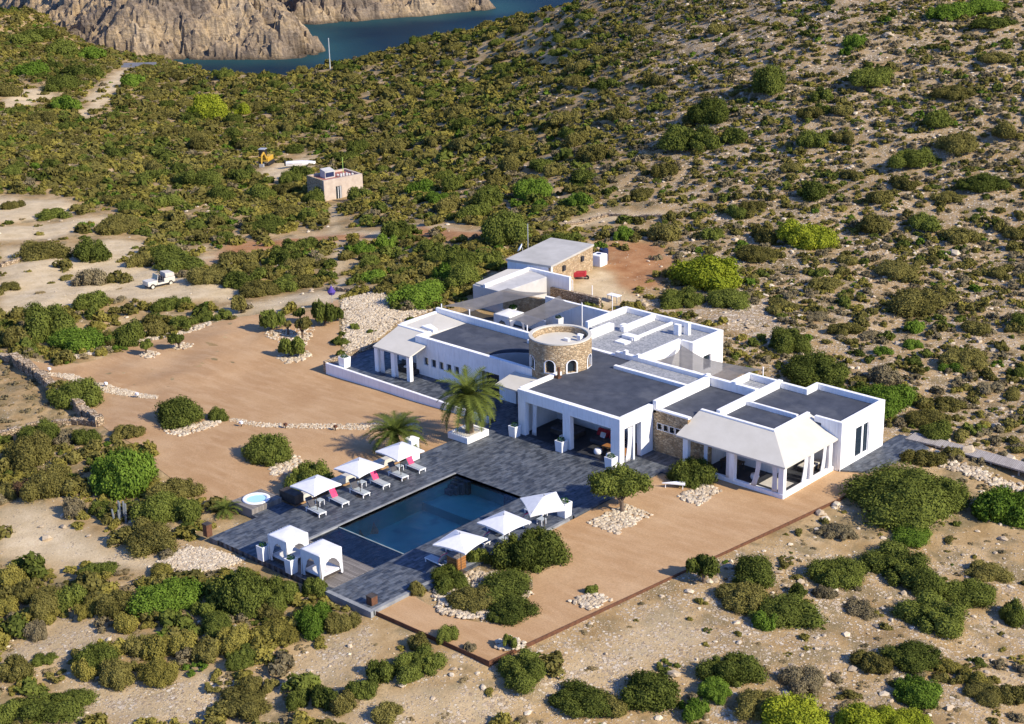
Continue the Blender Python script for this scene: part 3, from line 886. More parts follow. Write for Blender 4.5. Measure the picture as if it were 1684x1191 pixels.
# --- portico lounge
w = MB(); wall_with_holes_x(w, -10.85, .05, 0, .5, Z0, 4.0, [(-10.05, -5.95, Z0, 3.0), (-5.15, -.9, Z0, 3.0)])
part('portico_wall', w, 'plaster', BV)
w = MB(); wall_with_holes_y(w, -.4, .047, .503, 4.3, Z0, 3.997, [(.6, 1.75, Z0, 3.0), (1.95, 2.75, Z0, 3.0)])
part('side_wall', w, 'plaster', BV)
w = MB(); w.box(-10.847, -.403, 4.6, 4.85, Z0, 3.6); w.box(-10.85, -10.5, .503, 4.597, Z0, 3.6)
part('inner_wall', w, 'plaster')
part('ceiling', MB().box(-10.49, -.41, .51, 4.59, 3.25, 3.4), 'plaster')
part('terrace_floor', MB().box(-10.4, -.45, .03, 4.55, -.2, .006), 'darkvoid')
# roof of lounge
part('roof', MB().prism([(-10.5, .45), (-.35, .45), (-.05, 4.0), (.02, 11.7), (-12.8, 11.7), (-12.8, 7.5), (-10.5, 5.6)], 3.5, 3.78), 'roof')
w = MB(); w.box(-11.0, -10.6, .4, 5.4, 3.3, 4.02)
part('parapet', w, 'plaster', BV)
w = MB(); w.box(-.02, .38, 4.303, 11.6, 3.3, 4.35)
part('parapet', w, 'plaster', BV)
# gravel strip
part('gravel_strip', MB().box(-8.0, -.03, 9.6, 11.65, 3.6, 3.9), 'roofgravel')
part('low_parapet', MB().box(-8.1, -.03, 9.25, 9.597, 3.5, 4.08), 'plaster', BV)
# long spine wall
part('spine_wall', MB().box(-9.9, 4.9, 11.7, 12.1, Z0, 4.25), 'plaster', BV)
sp_ = MB()
for xx, hh in ((-9.0, .3), (-7.6, .25), (-.2, .18), (2.6, .15)): sp_.box(xx, xx + .3, 11.72, 12.05, 4.2, 4.25 + hh)
part('roof_vent', sp_, 'plaster')
# --- stone front and S1
w = MB(); wall_with_holes_x(w, .05, 3.5, 4.303, 4.7, Z0, 3.55, [(.5 + .62 * k, .95 + .62 * k, 2.0, 2.5) for k in range(4)]); w.box(3.5, 5.6, 4.3, 4.7, Z0, 2.9)
part('stone_wall', w, 'stone')
for xx in [.5 + .62 * k for k in range(4)]:
    f = MB(); f.box(xx - .05, xx, 4.27, 4.4, 1.94, 2.54); f.box(xx + .45, xx + .5, 4.27, 4.4, 1.94, 2.54); f.box(xx, xx + .45, 4.27, 4.4, 1.94, 2.0); f.box(xx, xx + .45, 4.27, 4.4, 2.5, 2.54)
    fo = part('window', f, 'white'); MB().box(xx, xx + .45, 4.5, 4.52, 2.0, 2.5).build('pane', 'glass', fo)
part('parapet', MB().box(.4, 3.6, 4.25, 4.68, 3.553, 3.72), 'plaster', BV)
part('roof', MB().prism([(.3, 4.69), (3.4, 4.69), (3.4, 6.26), (5.0, 6.26), (5.0, 11.75), (.3, 11.75)], 3.2, 3.5), 'roof')
w = MB(); w.box(4.75, 5.15, 6.4, 15.3, 3.2, 4.1)
part('parapet', w, 'plaster', BV)
part('parapet', MB().box(.03, .38, 11.3, 11.69, 4.3, 4.45), 'plaster')
# --- S2/S3 rooms
part('roof', MB().prism([(5.1, 6.2), (10.3, 6.2), (10.3, 10.3), (13.6, 10.6), (13.6, 16.7), (7.7, 16.7), (7.7, 15.2), (5.1, 15.2)], 3.2, 3.5), 'roof')
part('roof_divider', MB().box(5.153, 10.0, 9.95, 10.2, 3.3, 3.86), 'plaster', BV)
part('parapet', MB().box(3.5, 10.6, 5.95, 6.25, 3.2, 3.95), 'plaster', BV)
part('parapet', MB().box(10.3, 10.6, 6.253, 10.95, 3.2, 3.95), 'plaster', BV)
part('parapet', MB().box(10.3, 11.6, 10.953, 11.2, 3.2, 4.0), 'plaster', BV) if 0 else None
w = MB(); wall_with_holes_y(w, 13.5, 13.85, 10.45, 16.95, Z0, 4.0, [(12.6, 14.65, .25, 2.85)])
part('east_wall', w, 'plaster', BV)
w = MB(); w.box(11.3, 13.497, 10.45, 10.75, Z0, 3.99); w.box(10.6, 11.3, 10.97, 11.2, Z0, 3.6)
part('recess_wall', w, 'plaster', BV)
w = MB(); w.box(7.75, 13.497, 16.6, 16.945, Z0, 3.997); w.box(7.4, 7.747, 14.95, 16.94, Z0, 3.99); w.box(5.153, 7.397, 14.95, 15.3, Z0, 3.985)
part('back_wall', w, 'plaster', BV)
f = MB(); f.box(13.62, 13.66, 12.6, 14.65, .25, 2.85); wd = part('window', f, 'glass')
f = MB()
for yy in (12.6, 14.58): f.box(13.68, 13.74, yy, yy + .07, .25, 2.85)
f.box(13.68, 13.74, 12.67, 14.58, .25, .32); f.box(13.68, 13.74, 12.67, 14.58, 2.78, 2.85); f.box(13.665, 13.7, 13.75, 14.0, .32, 2.78)
f.build('frame', 'white', wd)
# small gravelled roof behind
part('roof', MB().box(2.1, 4.7, 12.15, 15.0, 3.2, 3.5), 'roofgravel')
w = MB(); w.box(1.8, 2.1, 12.13, 15.25, Z0, 4.05); w.box(2.103, 4.74, 14.95, 15.25, Z0, 4.047)
part('parapet', w, 'plaster', BV)
# --- south east pavilion
w = MB(); w.box(3.6, 13.3, 3.25, 3.55, -.3, .22); w.box(13.0, 13.3, 3.553, 10.4, -.3, .217)
part('plinth', w, 'plaster', BV)
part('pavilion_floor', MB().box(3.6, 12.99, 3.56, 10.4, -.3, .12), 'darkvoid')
for (x, y) in ((4.1, 3.4), (8.55, 3.4), (13.02, 3.5), (13.05, 7.2), (13.05, 9.9)):
    part('column', MB().box(x - .24, x + .24, y - .2 if y < 4 else y - .22, y + .2 if y < 4 else y + .22, .1, 2.55), 'plaster', .02)
T0 = [(3.3, 3.0, 2.62), (13.55, 3.0, 2.62), (13.55, 10.95, 2.62), (10.5, 10.95, 3.86), (10.5, 6.05, 3.86), (3.45, 6.05, 3.86)]
tv = [(x, y, z) for x, y, z in T0] + [(x, y, z - .14) for x, y, z in T0]
tent = MB(); tent.add(tv, [(0, 1, 4, 5), (1, 2, 3, 4), (6, 11, 10, 7), (7, 10, 9, 8), (0, 6, 7, 1), (1, 7, 8, 2), (2, 8, 9, 3), (0, 5, 11, 6)])
part('pavilion_roof', tent, 'plaster2')
w = MB(); w.box(5.65, 10.5, 6.3, 6.6, Z0, 3.19); w.box(10.25, 10.55, 6.603, 10.4, Z0, 3.19)
part('inner_wall', w, 'plaster')
part('inner_wall', MB().box(5.3, 5.62, 4.75, 6.6, Z0, 3.19), 'plaster')

# --- north block
w = MB(); w.box(-6.7, -6.35, 18.35, 23.0, Z0, 4.0)
wh = MB(); wall_with_holes_y(wh, -6.7, -6.35, 18.35, 23.0, Z0, 4.0, [(20.0, 21.1, .9, 2.25)])
part('north_wall', wh, 'plaster', BV)
part('window', MB().box(-6.6, -6.55, 20.0, 21.1, .9, 2.25), 'glass')
w = MB(); w.box(-8.0, -7.7, 12.13, 18.347, Z0, 4.1); w.box(-7.697, -6.703, 18.35, 18.65, Z0, 3.997)
part('north_wall', w, 'plaster', BV)
w = MB(); w.box(-17.65, -6.703, 22.65, 22.997, Z0, 3.99); w.box(-17.65, -17.3, 16.9, 22.647, Z0, 4.05)
part('north_wall', w, 'plaster', BV)
part('roof', MB().prism([(-17.3, 17.0), (-15.3, 17.0), (-15.3, 12.1), (-8.0, 12.1), (-8.0, 18.6), (-6.7, 18.6), (-6.7, 22.65), (-17.3, 22.65)], 3.2, 3.5), 'roofgravel')
part('parapet', MB().box(-14.25, -13.85, 17.9, 22.64, 3.3, 4.02), 'plaster', BV)
part('parapet', MB().box(-15.6, -15.0, 12.2, 17.9, Z0, 4.15), 'plaster', BV)
part('roof_curb', MB().box(-12.0, -11.8, 16.5, 22.64, 3.4, 3.72), 'plaster')
for (x, y, sx, sy, h) in ((-13.1, 16.6, 1.5, .8, .32), (-12.8, 15.2, 1.2, .9, .16), (-14.6, 18.2, .8, .6, .55)):
    part('roof_box', MB().box(x, x + sx, y, y + sy, 3.4, 3.5 + h), 'plaster', .02)
ch = MB(); ch.box(-10.0, -9.4, 20.3, 20.7, 3.4, 4.5); ch.box(-9.3, -8.75, 20.9, 21.3, 3.4, 4.7)
part('chimney', ch, 'plaster', .03)
part('back_wall', MB().box(-15.0, -9.9, 11.7, 12.097, Z0, 3.9), 'plaster')
# --- west block
w = MB(); hs = [(-26.95 + k * .98, -26.37 + k * .98, 1.05, 1.8) for k in range(6)] + [(-19.9, -17.5, Z0, 2.2)]
wall_with_holes_x(w, -27.6, -15.5, 4.85, 5.25, Z0, 3.7, hs)
part('west_wall', w, 'plaster', BV)
for h in hs[:6]:
    part('window', MB().box(h[0], h[1], 5.06, 5.1, h[2], h[3]), 'glass')
part('west_wall', MB().box(-15.497, -13.6, 4.87, 5.22, 2.4, 3.69), 'plaster')
part('dark_opening', MB().box(-15.5, -10.9, 5.6, 5.7, Z0, 3.0), 'darkvoid')  # dark panel: shade under the entrance canopy put into its colour
part('dark_opening', MB().box(-19.9, -17.5, 5.8, 5.9, Z0, 2.2), 'darkvoid')
C0 = (-15.9, 5.3); arc = []
for k in range(13):
    q = R(172 - k * (172 - 62) / 12); arc.append((C0[0] + 4.55 * math.cos(q), C0[1] + 4.4 * math.sin(q)))
part('roof', MB().prism([(-27.5, 5.3), arc[0]] + arc[1:] + [(-13.0, 11.2), (-27.5, 11.2)], 3.0, 3.3), 'roof')
wl = MB()
for k in range(12):
    a_, b_2 = arc[k], arc[k + 1]; c_ = [(p[0] - C0[0]) * .955 + C0[0] for p in (a_, b_2)]; d_ = [(p[1] - C0[1]) * .955 + C0[1] for p in (a_, b_2)]
    wl.prism([a_, b_2, (c_[1], d_[1]), (c_[0], d_[0])], .3, 2.99)
part('patio_wall', wl, 'oldplaster')
part('patio_floor', MB().box(-20.6, -13, 5.26, 10.2, .2, .5), 'darkvoid')
part('patio_beam', MB().prism([(-18.6, 5.35), (-18.2, 5.35), (-14.6, 7.4), (-14.8, 7.7)], 2.4, 2.75), 'plaster')
part('back_wall', MB().box(-31.7, -15.0, 11.3, 11.66, Z0, 3.95), 'plaster', BV)
part('roof_curb', MB().box(-19.2, -15.2, 10.5, 10.7, 3.2, 3.62), 'plaster')
w = MB(); w.box(-27.95, -27.6, 4.85, 6.6, Z0, 3.68)
w.box(-31.8, -27.953, 6.3, 6.62, Z0, 3.55); w.box(-31.8, -31.45, 6.623, 11.297, Z0, 3.6)
part('west_wall', w, 'plaster', BV)
part('corner_roof', MB().prism([(-31.5, 6.6), (-27.9, 6.6), (-27.5, 7.6), (-27.5, 11.3), (-31.5, 11.3)], 2.9, [3.42, 3.38, 3.18, 3.26, 3.5]), 'plaster2')
part('roof_step', MB().prism([(-29.6, 7.3), (-27.8, 7.1), (-27.9, 7.7), (-29.4, 8.3)], 3.2, 3.62), 'plaster', .04)
# west pavilion
T1 = [(-31.35, 2.65, 2.5), (-26.5, 2.65, 2.5), (-26.5, 4.83, 3.06), (-27.96, 4.83, 3.06), (-27.96, 6.28, 3.42), (-31.7, 6.28, 3.42)]
tv = [(x, y, z) for x, y, z in T1] + [(x, y, z - .13) for x, y, z in T1]
tent = MB(); tent.add(tv, [(0, 1, 2, 3, 4, 5), (11, 10, 9, 8, 7, 6), (0, 6, 7, 1), (1, 7, 8, 2), (2, 8, 9, 3), (3, 9, 10, 4), (4, 10, 11, 5), (5, 11, 6, 0)])
part('pavilion_roof', tent, 'plaster2')
for (x, y) in ((-31.1, 2.95), (-26.85, 2.95), (-28.9, 2.95)):
    part('column', MB().box(x - .22, x + .22, y - .2, y + .2, 0, 2.38), 'plaster', .02)
# entrance canopy beside the tower
T2 = [(-15.6, 2.3, 2.6), (-11.03, 2.3, 2.6), (-11.03, 4.8, 3.05), (-15.6, 4.8, 3.05)]
tv = [(x, y, z) for x, y, z in T2] + [(x, y, z - .12) for x, y, z in T2]
part('entrance_canopy', MB().add(tv, [(0, 1, 2, 3), (7, 6, 5, 4), (0, 4, 5, 1), (1, 5, 6, 2), (2, 6, 7, 3), (3, 7, 4, 0)]), 'plaster2')
# terrace retaining walls
w = MB(); w.prism([(-36.3, 1.0), (-15.0, .62), (-15.0, .9), (-36.3, 1.3)], -1.6, .16)
part('terrace_wall', w, 'plaster', BV)
part('terrace_wall', MB().box(-36.6, -36.303, 1.0, 9.5, -1.6, .3), 'drystone')
# --- round tower
tc = (-12.5, 7.4); TR = 2.72
holes = [(-69, .42), (-28, .42), (-113, .42), (18, .42)]      # window directions (deg), half width (m)
tw = MB(); N = 144; zb, zt = 3.0, 6.35; sill, spring, crown = 3.85, 4.55, 5.0


def th(q, z, half):
    for hd, hw in holes:
        dq = (q - hd + 180) % 360 - 180; s = abs(R(dq)) * TR
        if s < hw and sill < z < spring + math.sqrt(max(0, hw * hw - s * s)): return True
    return False


zl = [zb, sill] + [sill + .1 * k for k in range(1, 15)] + [zt]
for j in range(N):
    q0, q1 = -180 + 360 * j / N, -180 + 360 * (j + 1) / N
    for i in range(len(zl) - 1):
        if th((q0 + q1) / 2, (zl[i] + zl[i + 1]) / 2, 0): continue
        c0, s0, c1, s1 = math.cos(R(q0)), math.sin(R(q0)), math.cos(R(q1)), math.sin(R(q1))
        vs = [(tc[0] + r * c, tc[1] + r * s, z) for z in (zl[i], zl[i + 1]) for r in (TR - .38, TR) for c, s in ((c0, s0), (c1, s1))]
        tw.add(vs, [(2, 3, 7, 6), (1, 0, 4, 5), (0, 2, 6, 4), (3, 1, 5, 7), (0, 1, 3, 2), (4, 6, 7, 5)])
tower = part('tower', tw, 'stone')
MB().lathe([(TR + .02, zt + .003), (TR + .02, zt + .12), (TR - .3, zt + .12), (TR - .3, zt - .55), (TR - .2, zt - .55)], 72, (tc[0], tc[1], 0)).build('rim', 'plaster2', tower, smooth=False)
MB().prism([(tc[0] + (TR - .4) * math.cos(2 * math.pi * k / 48), tc[1] + (TR - .4) * math.sin(2 * math.pi * k / 48)) for k in range(48)], zt - .7, zt - .5).build('tower_roof', 'plaster2', tower)
MB().prism([(tc[0] + (TR - .45) * math.cos(2 * math.pi * k / 48), tc[1] + (TR - .45) * math.sin(2 * math.pi * k / 48)) for k in range(48)], 2.9, 3.4).build('tower_floor', 'darkvoid', tower)
for hd, hw in holes:
    fr = MB(); c = Vector((math.cos(R(hd)), math.sin(R(hd)), 0)); t = Vector((-c.y, c.x, 0)); o_ = Vector((tc[0], tc[1], 0))
    outl = [(-hw, sill)] + [(-hw, spring)] + [(hw * math.cos(R(180 - 18 * k)), spring + hw * math.sin(R(180 - 18 * k))) for k in range(1, 10)] + [(hw, spring), (hw, sill)]
    outs = [(a_ * 1.28, (z - spring) * 1.1 + spring if z > spring else z) for a_, z in outl]
    outs[0] = (outs[0][0], sill - .1); outs[-1] = (outs[-1][0], sill - .1)
    n_ = len(outl)
    vs = []
    for rr in (TR + .05, TR - .3):
        for ring in (outs, outl):
            for a_, z in ring:
                rad = math.sqrt(max(rr * rr - a_ * a_, 0)); vs.append(o_ + c * rad + t * a_ + Vector((0, 0, z)))
    fs = []
    for k in range(n_ - 1):
        fs += [(k, k + 1, n_ + k + 1, n_ + k), (n_ + k, n_ + k + 1, 3 * n_ + k + 1, 3 * n_ + k)]
    fs.append((0, n_, 2 * n_ - 1, n_ - 1))
    fr.add(vs, fs)
    w_ = fr.build('window', 'white', tower)
    gv = [o_ + c * (TR - .28) + t * a_ + Vector((0, 0, z)) for a_, z in outl]
    MB().add(gv, [tuple(range(len(gv)))]).build('pane', 'glass', tower)
for q_ in ((-11.9, -11.3, 8.9, 9.2, 6.2), (-11.4, -11.0, 8.3, 8.6, 6.35), (-12.3, -11.8, 7.6, 7.9, 6.1)):
    MB().box(*q_[:4], 5.86, q_[4]).build('roof_box', 'plaster', tower)
fl = MB(); fl.box(-10.55, -10.1, 4.3, 4.75, 3.5, 3.95); fl.tube([(-10.2, 4.5, 3.7), (-10.2, 4.5, 4.75)], .13, 10)
part('flue', fl, 'rust')

# --- courtyard behind
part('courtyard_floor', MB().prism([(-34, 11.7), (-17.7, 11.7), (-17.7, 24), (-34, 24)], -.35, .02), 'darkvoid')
w = MB(); w.box(-28.0, -17.7, 23.0, 23.35, Z0, 2.9)
part('courtyard_wall', w, 'plaster', BV)
part('stone_wall', MB().prism([(-33.5, 22.4), (-28.1, 23.0), (-28.1, 23.4), (-33.5, 22.8)], Z0, 2.5), 'stone')
part('courtyard_wall', MB().box(-32.0, -26.2, 20.9, 21.15, Z0, 1.25), 'plaster', BV)
part('service_wing', MB().prism([(-37.4, 22.4), (-33.2, 22.4), (-33.2, 29.2), (-36.3, 29.9), (-38.2, 28.5)], Z0, 2.45), 'oldplaster', BV)
part('service_roof', MB().prism([(-37.2, 22.6), (-35.9, 22.6), (-36.3, 29.6), (-38.0, 28.4)], 2.453, 2.6), 'plaster2')
w = MB(); w.prism([(-35.9, 22.4), (-35.6, 22.4), (-36.1, 29.9), (-36.4, 29.9)], 2.4, 2.78); w.prism([(-36.1, 29.7), (-30.6, 29.8), (-30.6, 30.1), (-36.1, 30.05)], Z0, 2.75)
part('parapet', w, 'plaster', .02)
part('courtyard_bench', MB().box(-24.9, -22.0, 12.2, 13.0, 0, .9), 'plaster', .03)
part('rear_pavement', MB().box(-6.2, 2, 16.5, 24, -.4, .02), 'oldplaster')

# ------------------------------------------------------------------ out-building with the satellite dish
ob = thing('outbuilding', 'low stone outbuilding with a pale grey flat roof behind the villa', 'building')
kr = [at(832, 426, 3.1)[:2], at(906, 438, 3.1)[:2], at(977, 402, 3.1)[:2], at(906, 391, 3.1)[:2]]
kc = [sum(p[0] for p in kr) / 4, sum(p[1] for p in kr) / 4]
kin = [((p[0] - kc[0]) * .97 + kc[0], (p[1] - kc[1]) * .97 + kc[1]) for p in kr]


def edge_wall(a, b, t, z0, z1):
    a = Vector((a[0], a[1])); b = Vector((b[0], b[1])); c = Vector(kc); n = Vector((-(b - a).y, (b - a).x)).normalized()
    if n.dot(c - a) < 0: n = -n
    return [(a.x, a.y), (b.x, b.y), (b.x + n.x * t, b.y + n.y * t), (a.x + n.x * t, a.y + n.y * t)]


MB().prism(edge_wall(kin[0], kin[1], .3, 0, 0), -.2, 2.9).build('front_wall', 'plaster', ob)
MB().prism(edge_wall(kin[1], kin[2], .3, 0, 0), -.2, 2.897).build('stone_wall', 'stone', ob)
MB().prism(edge_wall(kin[2], kin[3], .3, 0, 0), -.2, 2.894).build('back_wall', 'plaster', ob)
MB().prism(edge_wall(kin[3], kin[0], .3, 0, 0), -.2, 2.891).build('west_wall', 'plaster', ob)
MB().prism(kr, 2.9, 3.12).build('roof', mottled('weathered_roof', (.34, .33, .30), (.46, .445, .41), .5, .9, .2, 6), ob)
for s_ in (.28, .72):
    p = Vector(kin[1]).lerp(Vector(kin[2]), s_); MB().box(-.22, .22, -.22, .22, 1.9, 2.45).build('window', 'darkvoid', ob, loc=(p.x, p.y, 0), rot=R(8))
p = Vector(kin[0]).lerp(Vector(kin[1]), .55); MB().box(-.4, .4, -.03, .06, 0, 2.1).build('door', 'darkwood', ob, loc=(p.x, p.y, 0), rot=R(9))
x, y, z = at(857, 411, 2.9)
d = thing('satellite_dish', 'white satellite dish at the left edge of the outbuilding roof', 'satellite dish', (x, y, 2.2), R(-50))
k = MB(); k.lathe([(0, 0), (.25, .03), (.42, .10), (.5, .16)], 20); q = k.build('dish', 'white', d, loc=(0, 0, .9), solid=.03); q.rotation_euler = (R(60), 0, 0)
MB().tube([(0, .15, -1.5), (0, .15, .95)], .04).build('mast', 'metal', d)
x, y, z = at(869, 440, .2)
tag(MB().tube([(x, y, 0), (x, y, 5.2)], .05).build('antenna_mast', 'metal'), 'tall thin mast in front of the outbuilding with a pale roof', 'antenna mast')
x, y, z = at(985, 436, .3)
d = thing('water_tank', 'white and black water tank beside the stone outbuilding', 'water tank', (x, y, .1), R(5))
MB().box(-.7, .7, -.7, .7, .15, 1.5).build('tank', 'white', d, bevel=.12); MB().box(-.8, .8, -.8, .8, 0, .15).build('pallet', 'darkwood', d)
MB().box(-1.75, -.8, -.7, .5, 0, 1.45).build('cover', 'black', d, bevel=.1)
MB().lathe([(0, 1.55), (.25, 1.55), (.25, 1.5)], 16).build('lid', 'blue_dark', d)
x, y, z = at(993, 428, .4)
d = thing('water_barrel', 'dark blue drum standing behind the white water tank', 'barrel', (x, y, .1)); MB().lathe([(0, 0), (.5, 0), (.52, .4), (.5, .8), (.52, 1.2), (.5, 1.6), (0, 1.62)], 20).build('drum', 'blue_dark', d); MB().lathe([(0, 1.625), (.12, 1.625), (.12, 1.7), (0, 1.7)], 12).build('cap', 'black', d)
x, y, z = at(952, 458, .3)
d = thing('wheelbarrow', 'red wheelbarrow parked by the stone outbuilding corner', 'wheelbarrow', (x, y, .15), R(30))
k = MB(); k.prism([(-.55, -.4), (.8, -.3), (.8, .3), (-.55, .4)], [.35, .45, .45, .35], [.85, 1.0, 1.0, .85]); k.build('tray', 'red', d, bevel=.05)
k = MB(); k.lathe([(.1, -.06), (.28, -.06), (.28, .06), (.1, .06)], 16); q = k.build('wheel', 'black', d, loc=(.85, 0, .28)); q.rotation_euler = (R(90), 0, 0)
for s_ in (-1, 1): MB().tube([(.85, .1 * s_, .28), (-.5, .35 * s_, .45), (-1.3, .35 * s_, .75)], .03).build('handle', 'metal', d)

# ------------------------------------------------------------------ shade sails
def sail(name, pts, sag, label, poles):
    """curved-edge cloth between corner points"""
    P = [Vector(p) for p in pts]; n = 14; mb = MB(); k = len(P)
    ctr = sum(P, Vector()) / k; rim = []
    for i in range(k):
        a, b = P[i], P[(i + 1) % k]
        for j in range(n):
            t = j / n; q = a.lerp(b, t); q = q + (ctr - q) * (.16 * 4 * t * (1 - t)); rim.append(q)
    rings = 6; vs = []
    for r_ in range(rings):
        f = r_ / rings
        for q in rim:
            w_ = q.lerp(ctr, f); w_.z -= sag * math.sin(f * math.pi / 2); vs.append(w_)
    vs.append(ctr - Vector((0, 0, sag))); m_ = len(rim); fs = []
    for r_ in range(rings - 1):
        for j in range(m_): fs.append((r_ * m_ + j, r_ * m_ + (j + 1) % m_, (r_ + 1) * m_ + (j + 1) % m_, (r_ + 1) * m_ + j))
    for j in range(m_): fs.append(((rings - 1) * m_ + j, (rings - 1) * m_ + (j + 1) % m_, len(vs) - 1))
    mb.add(vs, fs); d = thing(name, label, 'shade sail'); mb.build('cloth', 'sail', d, smooth=True)
    for i in poles: MB().tube([(P[i].x, P[i].y, .0), (P[i].x, P[i].y, P[i].z + .25)], .055).build('pole', 'white', d)
    return d


sail('shade_sail', [at(726, 504, 3.3), at(772, 513, 3.0), at(906, 481, 3.4), at(835, 474, 3.0)], .1, 'grey brown shade sail over the left end of the courtyard', (0, 1))
sail('shade_sail', [at(867, 539, 3.4), at(957, 502, 3.3), at(920, 486, 3.5), at(832, 526, 3.3)], .1, 'grey brown shade sail behind the round stone tower', (0, 1))
sail('shade_sail', [at(1075, 594, 4.0), at(1121, 568, 3.7), at(1160, 590, 3.3), at(1255, 608, 3.0), at(1204, 632, 3.7)], .2, 'dark grey shade sail between the two right hand roofs', (3,))

# ================================================================== FURNITURE
# parasols
def parasol(loc, rz, label, tilt=0.0, half=1.36):
    d = thing('parasol', label, 'parasol', loc, rz, 'white square parasols by the pool')
    k = MB(); n = 8; ap = 2.98; ed = 2.42; vs = [(0, 0, ap)]; fs = []
    cr = [(-half, -half), (half, -half), (half, half), (-half, half)]
    rim = []
    for i in range(4):
        a, b = cr[i], cr[(i + 1) % 4]
        for j in range(n):
            t = j / n; q = 1 - .045 * 4 * t * (1 - t); rim.append(((a[0] + (b[0] - a[0]) * t) * q, (a[1] + (b[1] - a[1]) * t) * q, ed + .05 * 4 * t * (1 - t)))
    m_ = len(rim)
    for f in (.35, .7, 1.0):
        for p in rim: vs.append((p[0] * f, p[1] * f, ap + (p[2] - ap) * (f ** 1.12)))
    for j in range(m_):
        fs.append((0, 1 + j, 1 + (j + 1) % m_))
        for r_ in range(2): fs.append((1 + r_ * m_ + j, 1 + (r_ + 1) * m_ + j, 1 + (r_ + 1) * m_ + (j + 1) % m_, 1 + r_ * m_ + (j + 1) % m_))
    for j in range(m_):                                           # short valance
        a = rim[j]; b = rim[(j + 1) % m_]; q = len(vs); vs += [a, b, (b[0] * 1.0, b[1] * 1.0, b[2] - .10), (a[0], a[1], a[2] - .10)]; fs.append((q, q + 1, q + 2, q + 3))
    k.add(vs, fs); c = k.build('canopy', 'cloth', d, solid=.012)
    if tilt: c.rotation_euler = (tilt * .6, tilt, 0); c.location = (0, 0, .05)
    MB().tube([(0, 0, 0), (0, 0, 3.08)], .028).build('pole', 'darkwood', d)
    k = MB(); k.lathe([(0, 3.05), (.05, 3.05), (.05, 3.12), (0, 3.14)], 10); k.build('cap', 'metal', d)
    rb = MB()
    for p in cr: rb.tube([(0, 0, ap - .07), (p[0] * .97, p[1] * .97, ed - .02)], .014, 5)
    rb.build('ribs', 'metal', d)
    MB().box(-.3, .3, -.3, .3, .0, .08).build('base', 'darkwood', d, bevel=.03)
    return d


parasol((-11.85, -21.45, 0), 0, 'white square parasol above the dark bench end, nearest the hot tub')
parasol((-11.8, -17.1, 0), R(2), 'white square parasol over the middle loungers left of the pool')
parasol((-11.65, -12.9, 0), R(-4), 'white square parasol beside the smaller palm and the tall white pillar')
parasol((3.1, -21.35, 0), R(9), 'white square parasol on the right poolside, nearest the wooden crate')
parasol((3.35, -17.15, 0), R(-3), 'white square parasol midway along the right poolside above pink headrest')
parasol((3.4, -12.9, 0), R(-33), 'tilted white square parasol beside the white planter at the terrace corner', R(5))


# loungers
def lounger():
    d = thing('sun_lounger', '', 'sun lounger')
    fr = MB()
    for s_ in (-.31, .31):
        fr.box(-.55, 1.25, s_ - .03, s_ + .03, .26, .32)
    fr.box(1.19, 1.25, -.28, .28, .26, .32); fr.box(-.55, -.49, -.28, .28, .26, .32)
    fr.build('frame', 'white', d)
    for x in (-.45, 1.15):
        for s_ in (-.31, .31): MB().box(x - .03, x + .03, s_ - .03, s_ + .03, 0, .26).build('leg', 'white', d)
    MB().box(-.15, 1.22, -.29, .29, .321, .37).build('seat', 'sling', d, bevel=.015)
    k = MB(); k.add([(-.15, -.29, .32), (-.15, .29, .32), (-.60, .29, 1.0), (-.60, -.29, 1.0), (-.11, -.29, .35), (-.11, .29, .35), (-.56, .29, 1.03), (-.56, -.29, 1.03)],
                    [(0, 1, 2, 3), (7, 6, 5, 4), (0, 3, 7, 4), (1, 5, 6, 2), (3, 2, 6, 7), (0, 4, 5, 1)]); k.build('backrest', 'sling', d)
    return d


def back_cloth(d, material, name):
    k = MB(); k.add([(-.12, -.27, .37), (-.12, .27, .37), (-.575, .27, 1.055), (-.575, -.27, 1.055), (-.08, -.27, .395), (-.08, .27, .395), (-.535, .27, 1.08), (-.535, -.27, 1.08)],
                    [(0, 1, 2, 3), (7, 6, 5, 4), (0, 3, 7, 4), (1, 5, 6, 2), (3, 2, 6, 7), (0, 4, 5, 1)]); return k.build(name, material, d)


L0 = lounger(); L0['label'] = 'x'
LY = [(-20.8, 0, 'first lounger from the hot tub side with a charcoal backrest'), (-18.5, 1, 'lounger with a pink backrest beside the parasol nearest the hot tub'), (-16.35, 0, 'charcoal backed lounger under the middle left parasol'),
      (-14.2, 1, 'lounger with a pink backrest in the middle of the left row'), (-12.2, 0, 'charcoal backed lounger just before the tall white pillar'), (-10.3, 1, 'last lounger with pink backrest in front of the tall white pillar')]
g_ = 'sun loungers in a row left of the pool'
for i, (y, pk, lb) in enumerate(LY):
    d = L0 if i == 0 else dup(L0, (0, 0, 0))
    if i == 0: proto_children = None
    d.location = (-12.45, y - .55, 0); d.rotation_euler.z = R(-5 + (i % 3)); tag(d, lb, 'sun lounger', g_)
    L0 = d if i == 0 else L0
LO = [o_ for o_ in S.objects if o_.type == 'EMPTY' and o_.name.startswith('sun_lounger')]
RY = [(-21.5, 1, 'lounger with pink headrest on the right poolside beside the wooden crate'), (-19.4, 0, 'charcoal backed lounger shaded by the parasol nearest the wooden crate'), (-17.2, 1, 'lounger with pink headrest under the midway right parasol'),
      (-15.1, 0, 'charcoal backed lounger in the shade between two right hand parasols'), (-12.9, 1, 'lounger with pink headrest under the tilted parasol'), (-10.9, 0, 'charcoal backed lounger beside the white planter at the terrace corner')]
for i, (y, pk, lb) in enumerate(RY):
    d = dup(L0, (1.15, y, 0), R(180 + (i % 3) * 3 - 3), lb, 'sun loungers in a row right of the pool'); LO.append(d)
